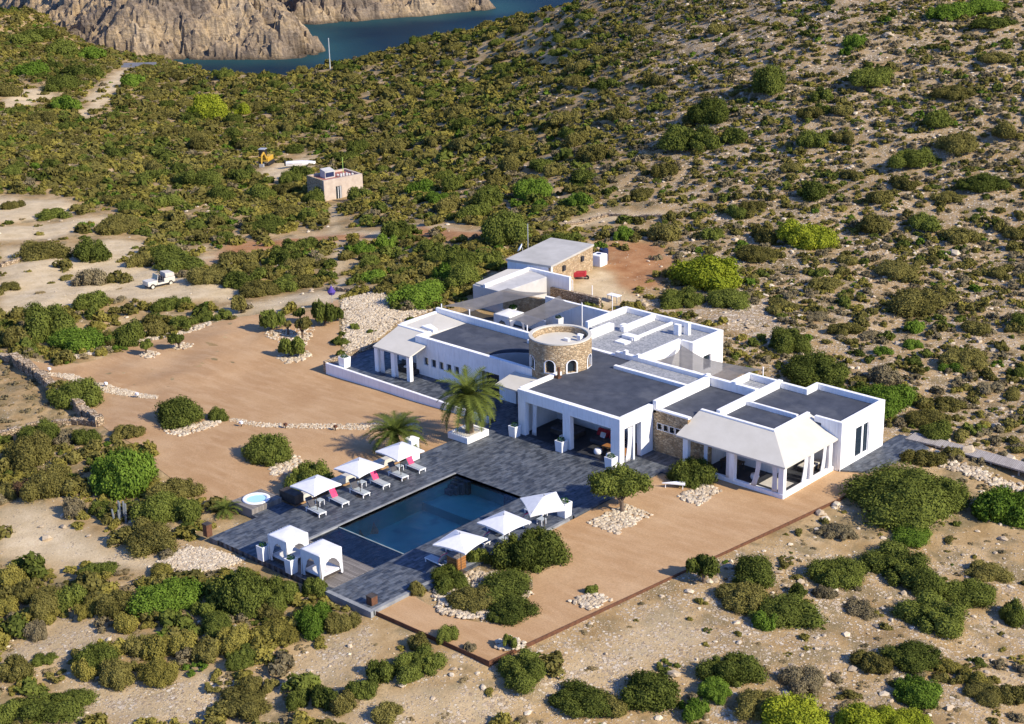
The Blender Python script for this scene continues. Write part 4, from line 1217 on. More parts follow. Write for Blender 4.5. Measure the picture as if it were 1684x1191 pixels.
for d, (y, pk, lb) in zip(LO, LY + RY): back_cloth(d, 'pink' if pk else 'greyfabric', 'cushion')


def side_table(loc, label):
    d = thing('side_table', label, 'table', loc, 0, 'low side tables between the loungers')
    MB().box(-.27, .27, -.27, .27, .40, .44).build('table_top', 'sling', d, bevel=.01)
    for sx in (-.23, .23):
        for sy in (-.23, .23): MB().box(sx - .02, sx + .02, sy - .02, sy + .02, 0, .40).build('leg', 'white', d)
    return d


for x, y, lb in ((-13.0, -20.2, 'low side table between the two loungers nearest the hot tub'), (-13.0, -15.85, 'low side table between the middle left pair of loungers'), (-13.0, -11.8, 'low side table between the two loungers nearest the palm'),
                 (1.3, -20.45, 'low side table under the parasol nearest the wooden crate'), (2.2, -16.1, 'low side table under the midway right parasol'), (2.2, -11.9, 'low side table under the tilted parasol')):
    side_table((x, y, 0), lb)


# canopy day beds
def cabana(loc, label, size=1.9, h=2.05, drape=True):
    d = thing('canopy_bed', label, 'canopy bed', loc); s_ = size / 2
    for sx in (-s_, s_):
        for sy in (-s_, s_): MB().box(sx - .045, sx + .045, sy - .045, sy + .045, 0, h).build('post', 'darkwood', d)
    MB().box(-s_, s_, -s_, s_, .22, .34).build('bed_base', 'darkwood', d); MB().box(-s_ + .06, s_ - .06, -s_ + .06, s_ - .06, .341, .52).build('mattress', 'cloth', d, bevel=.05)
    n = 12; k = MB(); vs = []
    for i in range(n + 1):
        for j in range(n + 1):
            u, v = i / n * 2 - 1, j / n * 2 - 1
            vs.append((u * (s_ + .06), v * (s_ + .06), h + .02 + .09 * (1 - max(abs(u), abs(v))) - .04 * math.sin(3 * u + 2 * v) * (1 - abs(u)) * (1 - abs(v))))
    k.add(vs, [(i * (n + 1) + j, (i + 1) * (n + 1) + j, (i + 1) * (n + 1) + j + 1, i * (n + 1) + j + 1) for i in range(n) for j in range(n)])
    k.build('canopy', 'cloth', d, solid=.015, smooth=True)
    for side in range(4):                                           # curtain on every side, gathered to the posts
        k = MB(); vs = []; cols, rows = 28, 7; ang = side * math.pi / 2
        for i in range(cols + 1):
            u = i / cols * 2 - 1
            arch = max(0, 1 - (u / .72) ** 2) ** .5 if side in (0, 3) else max(0, 1 - (u / .85) ** 2) ** .5
            drop = (h - .1) * (1 - arch * (.62 if side in (0, 3) else .75))
            if side == 0: drop = (h - .1) * (1 - max(0, 1 - ((u - .1) / .7) ** 2) ** .5 * .78)
            for r_ in range(rows + 1):
                f = r_ / rows; wv = .05 * math.sin(u * 26) * f + .02 * math.sin(u * 60)
                x_, y_ = u * (s_ + .05), -(s_ + .05) - .02 + wv
                c_, sn = math.cos(ang), math.sin(ang)
                vs.append((x_ * c_ - y_ * sn, x_ * sn + y_ * c_, h + .02 - drop * f))
        k.add(vs, [(i * (rows + 1) + r_, (i + 1) * (rows + 1) + r_, (i + 1) * (rows + 1) + r_ + 1, i * (rows + 1) + r_ + 1) for i in range(cols) for r_ in range(rows)])
        k.build('curtain', 'cloth', d, smooth=True)
    return d


cabana((-7.65, -27.78, .012), 'white curtained canopy bed at the far left corner of the timber deck')
cabana((-4.15, -27.76, .012), 'white curtained canopy bed standing at the pool side of the timber deck')
cabana((-28.7, 18.4, .02), 'white curtained canopy bed in the courtyard under grey shade sails', 2.0, 2.15)


# planters
PLANT_LEAF = None


def leaf_cloud(n, seed, squash=1.0, leaf=.09):
    r = np.random.default_rng(seed); dr = r.normal(size=(n, 3)); dr /= np.linalg.norm(dr, axis=1)[:, None]
    rad = .75 + .3 * r.random(n); c = dr * rad[:, None] * np.array([1, 1, squash])
    return leaf_quads(c, dr, leaf * (.6 + .8 * r.random(n)), r), .2 + .6 * r.random(n)


def leaf_quads(c, nrm, size, r, jitter=.9):
    n = len(c); nn = nrm + r.normal(size=(n, 3)) * jitter; nn /= np.linalg.norm(nn, axis=1)[:, None] + 1e-9
    a = np.cross(nn, r.normal(size=(n, 3))); a /= np.linalg.norm(a, axis=1)[:, None] + 1e-9; b = np.cross(nn, a)
    sz = size[:, None]; v = np.empty((n, 4, 3)); v[:, 0] = c + a * sz; v[:, 1] = c + b * sz * .55; v[:, 2] = c - a * sz; v[:, 3] = c - b * sz * .55
    return v


def add_leaves(name, v, tint, material, parent=None):
    n = len(v); me = np_mesh(name, v.reshape(-1, 3), np.arange(n * 4).reshape(n, 4), material, ('tint', tint))
    o = bpy.data.objects.new(name, me); COL.objects.link(o)
    if parent is not None: o.parent = parent
    return o


def planter(loc, label, w=.78, h=.95, plant=True, group='tall white planters with clipped shrubs'):
    d = thing('planter', label, 'planter', loc, 0, group); s_ = w / 2; t_ = s_ * .86
    k = MB(); k.add([(-t_, -t_, 0), (t_, -t_, 0), (t_, t_, 0), (-t_, t_, 0), (-s_, -s_, h), (s_, -s_, h), (s_, s_, h), (-s_, s_, h), (-s_ + .07, -s_ + .07, h), (s_ - .07, -s_ + .07, h), (s_ - .07, s_ - .07, h), (-s_ + .07, s_ - .07, h),
                     (-s_ + .07, -s_ + .07, h - .12), (s_ - .07, -s_ + .07, h - .12), (s_ - .07, s_ - .07, h - .12), (-s_ + .07, s_ - .07, h - .12)],
                    [(0, 3, 2, 1), (0, 1, 5, 4), (1, 2, 6, 5), (2, 3, 7, 6), (3, 0, 4, 7), (4, 5, 9, 8), (5, 6, 10, 9), (6, 7, 11, 10), (7, 4, 8, 11), (8, 9, 13, 12), (9, 10, 14, 13), (10, 11, 15, 14), (11, 8, 12, 15), (12, 13, 14, 15)])
    k.build('pot', 'white', d)
    v, t = leaf_cloud(420, int(abs(loc[0] * 100)), .75, .12); v = v * s_ * .82
    o = add_leaves('plant', v, t, M['topiary'], d); o.location = (0, 0, h + .04)
    return d


planter((-10.7, -.62, 0), 'white planter at the left pier of the lounge portico')
planter((-5.62, -.55, 0), 'white planter at the middle pier of the lounge portico')
planter((-.35, -.62, 0), 'white planter at the right corner pier of the lounge portico')
planter((2.6, -9.75, 0), 'white planter at the terrace corner beside the tilted parasol', .85, 1.15)
planter((-9.15, -28.9, .012), 'white planter in front of the left canopy bed', .7, 1.1)
planter((-6.05, -28.95, .012), 'white planter between the two curtained canopy beds', .7, 1.1)
planter((-34.4, 1.75, 0), 'white planter at the far corner of the west terrace', .85, 1.0)
planter((-24.9, 24.6 - 3.2, 0.02), 'tall white planter against the courtyard wall behind the tower', .75, 1.7)
planter((-28.9, 21.6, 0.02), 'low white pot with a dark plant along the courtyard wall', .55, .7)
# tall white pillar by the palm end of the terrace
d = thing('pillar', 'tall plain white masonry pillar behind the last lounger', 'pillar', (-13.85, -9.5, 0)); MB().box(-.42, .42, -.42, .42, 0, 1.75).build('shaft', 'plaster', d, bevel=.03); MB().box(-.46, .46, -.46, .46, 1.751, 1.83).build('cap', 'plaster', d, bevel=.02)
# long low bench wall behind loungers
d = thing('storage_bench', 'long low dark timber bench wall behind the left loungers', 'bench', (0, 0, 0))
MB().box(-16.2, -14.35, -21.5, -20.65, 0, .78).build('end_box', 'darkwood', d, bevel=.02)
MB().box(-15.0, -14.45, -20.64, -9.95, 0, .5).build('seat_wall', 'plaster2', d, bevel=.02)
MB().box(-15.03, -14.42, -20.63, -9.93, .501, .56).build('seat_top', 'seat', d, bevel=.01)
# hot tub
d = thing('hot_tub', 'round white hot tub set in a raised grey deck', 'hot tub', (-16.85, -23.25, 0))
ht = MB(); ht.box(-1.25, 1.25, -1.45, 1.5, -.4, .42); ht.build('deck_box', 'boards', d, bevel=.02)
MB().lathe([(.78, .424), (1.06, .424), (1.06, .50), (1.0, .53), (.82, .53), (.76, .47), (.76, .424)], 48).build('rim', 'white', d, smooth=True)
MB().lathe([(0, .445), (.77, .445)], 48).build('water', 'tubwater', d)
# rusty boxes
for (px, py, w_, h_, lb) in ((342, 881, .5, .95, 'rusty steel lamp box at the left corner of the terrace'), (612, 993, .55, .6, 'rusty steel lamp box at the front corner of the terrace'), (1048, 795, .6, .7, 'rusty steel bin beside the flat topped tree')):
    x, y, z = at(px, py, 0); d = thing('lamp_box', lb, 'lamp box', (x, y, 0), 0, 'rusty steel boxes round the terrace')
    MB().box(-w_ / 2, w_ / 2, -w_ / 2, w_ / 2, 0, h_).build('body', 'rust', d, bevel=.02); MB().box(-w_ / 2 - .02, w_ / 2 + .02, -w_ / 2 - .02, w_ / 2 + .02, h_ + .001, h_ + .05).build('lid', 'darkwood', d)
d = thing('crate', 'brown slatted wooden crate at the foot of the right hand parasol', 'crate', (2.3, -21.0, 0), 0)
k = MB()
for i in range(5): k.box(-.5, .5, -.45, .45, .02 + i * .2, .17 + i * .2)
k.build('slats', 'orangewood', d); MB().box(-.55, .55, -.5, .5, 1.0, 1.06).build('top', 'boards', d)
d = thing('low_table', 'white low triangular bench at the terrace edge by the bushy tree', 'bench', (5.6, -.1, -.14), R(20)); MB().prism([(-.9, -.5), (.9, -.3), (.7, .5)], .36, .44).build('top', 'white', d)
for px_, py_ in ((-.65, -.4), (.7, -.25), (.6, .35)): MB().tube([(px_, py_, 0), (px_, py_, .36)], .03).build('leg', 'white', d)


# curtains
def curtain(loc, rz, label, w=.55, h=2.6, lean=0.0, taper=.8):
    k = MB(); cols, rows = 18, 8; vs = []
    for i in range(cols + 1):
        u = i / cols - .5
        for r_ in range(rows + 1):
            f = r_ / rows; ww = w * (1 - (1 - taper) * math.sin(f * math.pi))
            vs.append((u * ww + lean * f * f, .05 * math.sin(u * 34) * (.4 + .6 * f), h * (1 - f)))
    k.add(vs, [(i * (rows + 1) + r_, (i + 1) * (rows + 1) + r_, (i + 1) * (rows + 1) + r_ + 1, i * (rows + 1) + r_ + 1) for i in range(cols) for r_ in range(rows)])
    o = k.build('curtain', 'cloth', loc=loc, rot=rz, smooth=True); q = o.modifiers.new('solidify', 'SOLIDIFY'); q.thickness = .02
    return tag(o, label, 'curtain', 'white curtains hung in the open rooms')


curtain((-9.35, .45, .05), 0, 'white curtain at the left opening of the lounge portico', .5, 2.9, -.1)
curtain((-8.6, 3.6, .05), R(40), 'white curtain deep inside the left opening of the lounge', .9, 2.8)
curtain((-1.6, 3.4, .05), R(20), 'white curtain hanging at the back right of the lounge', .5, 2.8)
curtain((-.1, 1.5, .02), R(90), 'white curtain blown out of the lounge side opening', .6, 2.85, -.35)
curtain((6.0, 3.35, .22), 0, 'white curtain in the pavilion opening nearest the stone wall', .42, 2.4)
curtain((8.15, 3.3, .22), 0, 'white curtain tied to the middle front column of the pavilion', .35, 2.4)
curtain((11.0, 3.3, .22), 0, 'leaning white curtain in the right front opening of the pavilion', .5, 2.4, -.45)
curtain((12.45, 3.35, .22), 0, 'white curtain beside the front corner column of the pavilion', .5, 2.4)
curtain((13.05, 6.75, .2), R(90), 'white curtain in the side opening beside the pavilion column', .6, 2.45, -.3)
curtain((13.05, 9.4, .2), R(90), 'white curtain at the far end of the pavilion side opening', .5, 2.45, -.3)
curtain((-30.4, 2.9, .02), 0, 'white curtain beside the outer column of the west pavilion', .6, 2.4)
curtain((-28.55, 2.9, .02), 0, 'white curtain at the middle column of the west pavilion', .35, 2.4, .1)

# lounge furniture
d = thing('daybed', 'dark grey day bed inside the left opening of the lounge', 'day bed', (-7.6, 2.6, 0), R(0))
MB().box(-1.3, 1.3, -.8, .8, 0, .35).build('base', 'darkwood', d); MB().box(-1.28, 1.28, -.78, .78, .351, .55).build('mattress', 'greyfabric', d, bevel=.06); MB().box(-1.2, -.5, .3, .75, .551, .8).build('pillow', 'greyfabric', d, bevel=.08)
d = thing('sofa', 'dark sofa with red cushions inside the right opening of the lounge', 'sofa', (-3.9, 2.9, 0), R(0))
MB().box(-1.1, 1.2, -.6, .7, 0, .42).build('seat', 'greyfabric', d, bevel=.05); MB().box(-1.1, 1.2, .5, .75, .421, .95).build('backrest', 'red', d, bevel=.05)
for x, c in ((-.8, 'red'), (-.2, 'red'), (.5, 'red'), (-.25, 'cloth')):
    k = MB().box(x - .25, x + .25, -.05, .1, .0, .45); o = k.build('cushion', c, d, bevel=.05); o.location = (0, .25 if c == 'red' else .0, .44); o.rotation_euler.x = R(-25)
d = thing('coffee_table', 'orange wooden coffee table between the white pouffes', 'table', (-2.6, 1.9, 0)); MB().box(-.5, .5, -.35, .35, .40, .46).build('table_top', 'orangewood', d)
for x in (-.42, .42):
    for y in (-.28, .28): MB().box(x - .04, x + .04, y - .04, y + .04, 0, .4).build('leg', 'orangewood', d)
d = thing('armchair', 'dark armchair with orange wooden arms near the lounge corner', 'armchair', (-1.35, 2.3, 0), R(-20)); MB().box(-.45, .45, -.45, .45, .2, .48).build('seat', 'greyfabric', d, bevel=.04); MB().box(-.45, .45, .35, .5, .481, .9).build('backrest', 'greyfabric', d, bevel=.04)
for s_ in (-.5, .5): MB().box(s_ - .05, s_ + .05, -.45, .5, 0, .65).build('arm', 'orangewood', d)
for x, y, lb in ((-6.9, 1.15, 'round white pouffe in front of the dark day bed'), (-2.9, .85, 'round white pouffe left of the orange coffee table'), (-1.55, .75, 'round white pouffe nearest the lounge corner pier')):
    d = thing('pouffe', lb, 'pouffe', (x, y, 0), 0, 'round white pouffes in the lounge')
    MB().lathe([(.0, .02), (.26, .02), (.33, .12), (.34, .27), (.31, .42), (.22, .47), (0, .48)], 24).build('body', 'white', d, smooth=True); MB().lathe([(.2, 0), (.24, 0), (.24, .02), (.2, .02)], 16).build('foot', 'black', d)
# pavilion furniture
d = thing('banquette', 'pale cushioned bench in the pavilion side opening', 'bench', (12.0, 8.9, .12)); MB().box(-.5, .5, -.9, .9, .0, .34).build('base', 'darkwood', d); MB().box(-.52, .52, -.92, .92, .341, .48).build('cushion', 'seat', d, bevel=.04)
d = thing('dining_table', 'dark dining table in the shade of the right hand pavilion', 'table', (7.4, 5.0, .12)); MB().box(-.9, .9, -.45, .45, .70, .75).build('table_top', 'darkwood', d)
for x in (-.8, .8):
    for y in (-.38, .38): MB().box(x - .04, x + .04, y - .04, y + .04, 0, .7).build('leg', 'darkwood', d)
d = thing('pouffe', 'white pouffe half hidden by the leaning pavilion curtain', 'pouffe', (9.8, 4.6, .12)); MB().lathe([(0, .02), (.3, .02), (.36, .2), (.3, .42), (0, .46)], 20).build('body', 'cloth', d, smooth=True)
d = thing('rug', 'pale rug on the pavilion floor behind the leaning curtain', 'rug', (11.6, 4.9, .125)); MB().box(-1.0, 1.0, -.9, .9, 0, .015).build('pile', 'seat', d); 
d = thing('sofa', 'dark sofa with a white cushion under the west pavilion roof', 'sofa', (-28.8, 4.6, 0)); MB().box(-1.2, 1.2, -.4, .4, 0, .42).build('seat', 'darkwood', d, bevel=.04); MB().box(-1.2, 1.2, .3, .5, .421, .85).build('backrest', 'greyfabric', d, bevel=.04); MB().box(-.3, .3, -.3, .1, .421, .6).build('cushion', 'cloth', d, bevel=.05)
# courtyard lounge
d = thing('sofa', 'terracotta sofa in the courtyard just behind the round tower', 'sofa', (-24.3, 15.6, .02)); MB().box(-1.1, 1.1, -.4, .4, 0, .45).build('seat', 'orangewood', d, bevel=.04); MB().box(-1.1, 1.1, .3, .5, .451, .85).build('backrest', 'orangewood', d, bevel=.04)
d = thing('bowl_planter', 'white bowl planter with dark leaves beside the courtyard canopy bed', 'planter', (-30.8, 21.3, .02)); MB().lathe([(0, .9), (.2, .9), (.4, 1.5), (.36, 1.5), (.2, 1.2), (0, 1.2)], 20).build('bowl', 'white', d); MB().lathe([(0, 0), (.18, 0), (.14, .9), (0, .9)], 16).build('stand', 'white', d)
v, t = leaf_cloud(240, 88, .6, .2); o = add_leaves('plant', v * .42, t, M['topiary'], d); o.location = (0, 0, 1.6)

# tables and posts in the back yard
x, y, z = at(1010, 497, .1)
d = thing('plant_stand', 'white topped garden table in the yard behind the gravel roof', 'table', (x, y, gz(x, y))); MB().box(-.7, .7, -.4, .4, .72, .78).build('table_top', 'white', d)
for sx in (-.6, .6):
    for sy in (-.3, .3): MB().box(sx - .03, sx + .03, sy - .03, sy + .03, 0, .72).build('leg', 'metal', d)
for (px, py, lb) in ((974, 500, 'thin white post left of the white topped garden table'), (1007, 513, 'thin white post right of the white topped garden table'), (942, 490, 'thin white post by the courtyard stone wall end')):
    x, y, z = at(px, py, 0); tag(MB().tube([(x, y, -.2), (x, y, 2.0)], .045).build('post', 'white'), lb, 'post', 'thin white posts behind the courtyard')
b_ = MB(); p0 = at(905, 489, .2); p1 = at(945, 498, .2); p2 = at(985, 508, .2)
for (a_, c_) in ((p0, p1), (p1, p2)):
    v_ = Vector((c_[0] - a_[0], c_[1] - a_[1])); n_ = Vector((-v_.y, v_.x)).normalized() * .45
    b_.prism([(a_[0], a_[1]), (c_[0], c_[1]), (c_[0] + n_.x, c_[1] + n_.y), (a_[0] + n_.x, a_[1] + n_.y)], -.3, 1.3)
tag(b_.build('stone_wall', 'drystone'), 'pale dry stone wall running behind the courtyard sails', 'stone wall')

# ------------------------------------------------------------------ jeep
x, y, z = g1(262, 472)
x1, y1, z1 = g1(290, 463); a_ = g1(247, 475); ang = math.atan2(a_[1] - y1, a_[0] - x1)
d = thing('open_jeep', 'small white open topped utility car parked on the sandy track', 'car', (x, y, z), ang)
k = MB(); k.box(-1.75, .55, -.72, .72, .42, .62); k.box(.55, 1.7, -.70, .70, .42, .95); k.box(-1.75, -.35, -.72, -.62, .62, 1.05); k.box(-1.75, -.35, .62, .72, .62, 1.05); k.box(-1.75, -1.65, -.62, .62, .62, 1.05); k.box(.45, .6, -.72, .72, .62, 1.0)
k.build('body', 'carpaint', d, bevel=.05)
k = MB(); k.prism([(-1.7, -.68), (-.55, -.68), (-.55, .68), (-1.7, .68)], 1.06, [1.5, 1.62, 1.62, 1.5]); k.build('rear_canopy', 'seat', d, bevel=.06)
k = MB(); k.tube([(.5, -.66, .98), (.32, -.62, 1.52), (.32, .62, 1.52), (.5, .66, .98)], .03, 6); k.tube([(.5, -.64, 1.0), (.5, .64, 1.0)], .025, 6); w_ = k.build('windscreen', 'carpaint', d)
MB().add([(.49, -.6, 1.03), (.33, -.58, 1.49), (.33, .58, 1.49), (.49, .6, 1.03)], [(0, 1, 2, 3)]).build('pane', 'glass', w_)
for s_ in (-.35, .35):
    k = MB(); k.box(-.25, .2, s_ - .22, s_ + .22, .62, .78); k.box(-.32, -.22, s_ - .22, s_ + .22, .78, 1.25); k.build('seat', 'greyfabric', d, bevel=.03)
for wx in (-1.15, 1.15):
    for wy in (-.68, .68):
        k = MB(); k.lathe([(.19, -.09), (.31, -.09), (.33, 0), (.31, .09), (.19, .09)], 22); q = k.build('wheel', 'black', d, loc=(wx, wy, .33)); q.rotation_euler = (R(90), 0, 0)
        MB().lathe([(0, -.07), (.2, -.08), (.2, .08), (0, .07)], 18).build('rim', 'carpaint', q)
for s_ in (-.5, .5): MB().lathe([(0, 0), (.1, 0), (.1, .04), (0, .06)], 14).build('headlight', 'sling', d, loc=(1.71, s_, .78)).rotation_euler = (0, R(90), 0)

# ------------------------------------------------------------------ digger, boat hull, hut, platform, mast
x, y, z = g1(437, 272)
d = thing('excavator', 'yellow backhoe digger parked among shrubs left of the stone hut', 'digger', (x, y, z), R(-60))
for s_ in (-.95, .95):
    k = MB(); k.prism([(-1.5, -.22), (1.5, -.22), (1.5, .22), (-1.5, .22)], [.12, .12, .12, .12], .75); k.build('track', 'black', d, bevel=.2, loc=(0, s_, 0))
MB().box(-1.5, 1.0, -.9, .9, .8, 1.55).build('body', 'yellow', d, bevel=.08); 
k = MB(); k.box(-.3, .9, -.75, .25, 1.56, 2.75); k.build('cab', 'black', d, bevel=.05); MB().box(-.35, .95, -.8, .3, 2.76, 2.85).build('cab_roof', 'metal', d)
MB().tube([(.9, .5, 1.3), (1.9, .5, 2.5), (2.8, .5, 2.2)], [.22, .2, .16], 6).build('boom', 'yellow', d); MB().tube([(2.8, .5, 2.3), (3.1, .5, .9)], [.15, .12], 6).build('arm', 'yellow', d)
MB().prism([(2.8, .15), (3.3, .15), (3.3, .85), (2.8, .85)], .3, .9).build('bucket', 'metal', d)
x, y, z = g1(494, 275)
d = thing('boat', 'small white boat hull lying on the ground behind the hut', 'boat', (x, y, z), R(48))
k = MB(); secs = [(-2.3, .75), (-1.2, .95), (.3, .95), (1.6, .6), (2.5, .06)]; vs = []
for sx, hw in secs: vs += [(sx, -hw, .85), (sx, -hw * .75, .35), (sx, 0, .12 if sx < 2 else .5), (sx, hw * .75, .35), (sx, hw, .85)]
k.add(vs, [(i * 5 + j, (i + 1) * 5 + j, (i + 1) * 5 + j + 1, i * 5 + j + 1) for i in range(4) for j in range(4)] + [(0, 1, 2, 3, 4)] + [(i * 5 + 4, (i + 1) * 5 + 4, (i + 1) * 5, i * 5) for i in range(4)])
k.build('hull', 'white', d); MB().box(-2.55, -2.3, -.25, .25, .3, 1.2).build('engine', 'black', d, bevel=.05)
# hut: front wall seen, door towards the path
hz_ = g1(540, 331)
hut = thing('stone_hut', 'small pinkish stone hut with a red flat roof at the end of the path', 'hut', (hz_[0], hz_[1], hz_[2]))
dd_ = math.hypot(hz_[0] - CAM[0], hz_[1] - CAM[1]); sc_ = math.hypot(dd_, CAM[2] - hz_[2]) / FPX       # metres per photo pixel there
fr = Vector((math.cos(R(35)), math.sin(R(35)), 0))                                                  # along the front wall
hut.rotation_euler.z = R(80)
HW, HD, HH = 52 * sc_ / .70, 4.8, 34 * sc_
w = MB(); wall_with_holes_x(w, -.6, HW - .6, 0, .35, -1.0, HH, [(1.4, 2.4, -1.0, 1.9)]); w.build('front_wall', 'pinkplaster', hut)
w = MB(); w.box(-.6, -.25, .353, HD, -1.0, HH - .003); w.build('side_wall', 'stone', hut)
w = MB(); w.box(HW - .95, HW - .6, .353, HD, -1.0, HH - .003); w.box(-.247, HW - .953, HD - .35, HD - .003, -1.0, HH - .006); w.build('back_wall', 'pinkplaster', hut)
MB().box(-.25, HW - .95, .353, HD - .35, HH - .5, HH - .28).build('roof', 'terracotta', hut)
dr = MB(); dr.box(1.4, 2.4, .2, .26, -.05, 1.9); dr = dr.build('door', 'glass', hut); MB().box(1.85, 1.93, .16, .2, -.05, 1.9).build('frame', 'white', dr)
MB().box(2.1, 2.38, .05, .12, -.05, 1.88).build('shutter', 'metal', hut)
rr = MB(); rr.prism([(.9, 2.0), (2.6, 2.0), (2.6, 3.4), (.9, 3.4)], HH - .3, [HH + .75, HH + .75, HH + 1.0, HH + 1.0]); rr.build('roof_cabin', 'oldplaster', hut)
MB().box(1.0, 2.4, 1.94, 2.0, HH - .1, HH + .55).build('solar_panel', 'blue_dark', hut)
st = MB()
for i in range(3): st.box(.9, 2.8, -.4 - .35 * (i + 1), -.003 - .35 * i, -1.2, -.05 - .2 * i)
st.build('steps', 'stone', hut)
for i in range(9):
    MB().ball((3.0 + (i % 5) * .5, 1.0 + (i // 5) * .8 + .1 * (i % 2), HH - .05), .2, 8, 6).build('roof_jar', 'oldplaster', hut)
tag(MB().tube([(0, 0, -1), (0, 0, 2.9)], .045).build('aerial_pole', mottled('green_pole', (.30, .48, .10), (.38, .56, .14), 3, .5, 0), loc=(hz_[0] - 1.5, hz_[1] + HW - 2.2, hz_[2] + HH - .5)), 'thin green aerial pole rising at the right of the stone hut', 'aerial pole')
x, y, z = g1(228, 112)
d = thing('timber_platform', 'flat grey roofed platform by the shore above the cove', 'platform', (x, y, z), R(45)); MB().box(-4.2, 4.2, -3.2, 3.2, .5, .9).build('roof', mottled('grey_felt', (.13, .13, .14), (.18, .18, .19), 1, .8, 0), d)
for sx in (-3.8, 3.8):
    for sy in (-2.8, 2.8): MB().box(sx - .12, sx + .12, sy - .12, sy + .12, -1.5, .5).build('post', 'darkwood', d)
x, y, z = g1(543, 114)
d = thing('white_mast', 'slim white mast standing at the edge of the cove', 'mast', (x, y, z)); MB().tube([(0, 0, -1), (0, 0, 6.4)], [.15, .10], 10).build('pole', 'sling', d); MB().lathe([(0, 6.4), (.16, 6.4), (.1, 6.6), (0, 6.65)], 10).build('cap', 'metal', d)

# boardwalk to the right
bw = MB(); A_ = [(14.6, 19.2), (17.0, 19.5), (24.5, 19.2), (34, 18.8)]; B_ = [(14.6, 20.9), (17.3, 20.9), (24.6, 20.9), (34, 20.6)]
for i in range(3): bw.prism([A_[i], A_[i + 1], B_[i + 1], B_[i]], -.05, .08)
for i in range(7): bw.box(17.2 + i * 2.4, 17.35 + i * 2.4, 19.5, 19.65, -1.4, -.05); bw.box(17.2 + i * 2.4, 17.35 + i * 2.4, 20.5, 20.65, -1.4, -.05)
tag(bw.build('boardwalk', 'boardwalk'), kind='structure')

# garden edging of rusty steel
ed = MB(); pl = [(2.05, -28.9), (12.65, -28.75), (16.55, 6.3), (16.7, 11.4)]
for i in range(3):
    a_, c_ = Vector(pl[i]), Vector(pl[i + 1]); n_ = Vector((-(c_ - a_).y, (c_ - a_).x)).normalized() * .05
    ed.prism([tuple(a_), tuple(c_), tuple(c_ + n_), tuple(a_ + n_)], -.9, -.10)
tag(ed.build('garden_edging', 'rust'), 'rusty steel edging along the right hand gravel court', 'edging')
kb = MB(); kb.box(2.15, 2.45, -29.1, -24.6, -.35, .03); kb.box(3.05, 3.3, -12.3, -9.95, -.35, .03); kb.prism([(2.15, -24.6), (2.45, -24.6), (3.3, -12.3), (3.05, -12.3)], -.35, .03); kb.box(-2.1, 2.45, -29.35, -29.0, -.6, .02)
tag(kb.build('terrace_kerb', 'kerb'), kind='structure')

# dry stone walls (px polyline on ground)
def dry_wall(pts, h, t, label):
    P = gat(*zip(*pts)); mb = MB(); rr = random.Random(len(label))
    for i in range(len(P) - 1):
        a_, c_ = P[i], P[i + 1]; L = math.hypot(c_[0] - a_[0], c_[1] - a_[1]); n_ = max(1, int(L / .7)); dx, dy = (c_[0] - a_[0]) / L, (c_[1] - a_[1]) / L
        for k_ in range(n_):
            s0, s1 = k_ / n_, (k_ + 1) / n_; p = a_ + (c_ - a_) * s0; q = a_ + (c_ - a_) * s1
            tt = t / 2 * rr.uniform(.8, 1.15); hh = h * rr.uniform(.75, 1.15)
            zb_ = min(gz(p[0], p[1]), gz(q[0], q[1])) - .35; zt_ = max(gz(p[0], p[1]), gz(q[0], q[1])) + hh
            j = rr.uniform(-.08, .08)
            mb.prism([(p[0] - dy * tt, p[1] + dx * tt), (q[0] - dy * tt, q[1] + dx * tt), (q[0] + dy * (tt + j), q[1] - dx * (tt + j)), (p[0] + dy * (tt + j), p[1] - dx * (tt + j))], zb_, [zt_, zt_ * 1.0 + rr.uniform(-.1, .1), zt_ - .05, zt_])
    return tag(mb.build('dry_stone_wall', 'drystone'), label, 'stone wall')


dry_wall([(24, 596), (60, 622), (100, 655), (130, 678), (165, 703)], .9, .8, 'dry stone wall with a dark shaded face beside the dry field')
dry_wall([(0, 592), (24, 596)], .6, .8, 'short pale stone wall at the left edge of the photo')
dry_wall([(0, 722), (60, 705), (120, 698), (165, 703)], .5, .6, 'low stone wall half hidden by shrubs below the dry field')
dry_wall([(0, 440), (60, 424), (108, 412)], .5, .6, 'low pale stone wall along the upper sandy clearing')
dry_wall([(540, 478), (570, 481), (640, 481)], .4, .4, 'straight low wall at the foot of the path to the hut')
dry_wall([(1090, 357), (1000, 356), (930, 372)], .3, .5, 'low stone edge of the track above the outbuilding')
exec_rows = None

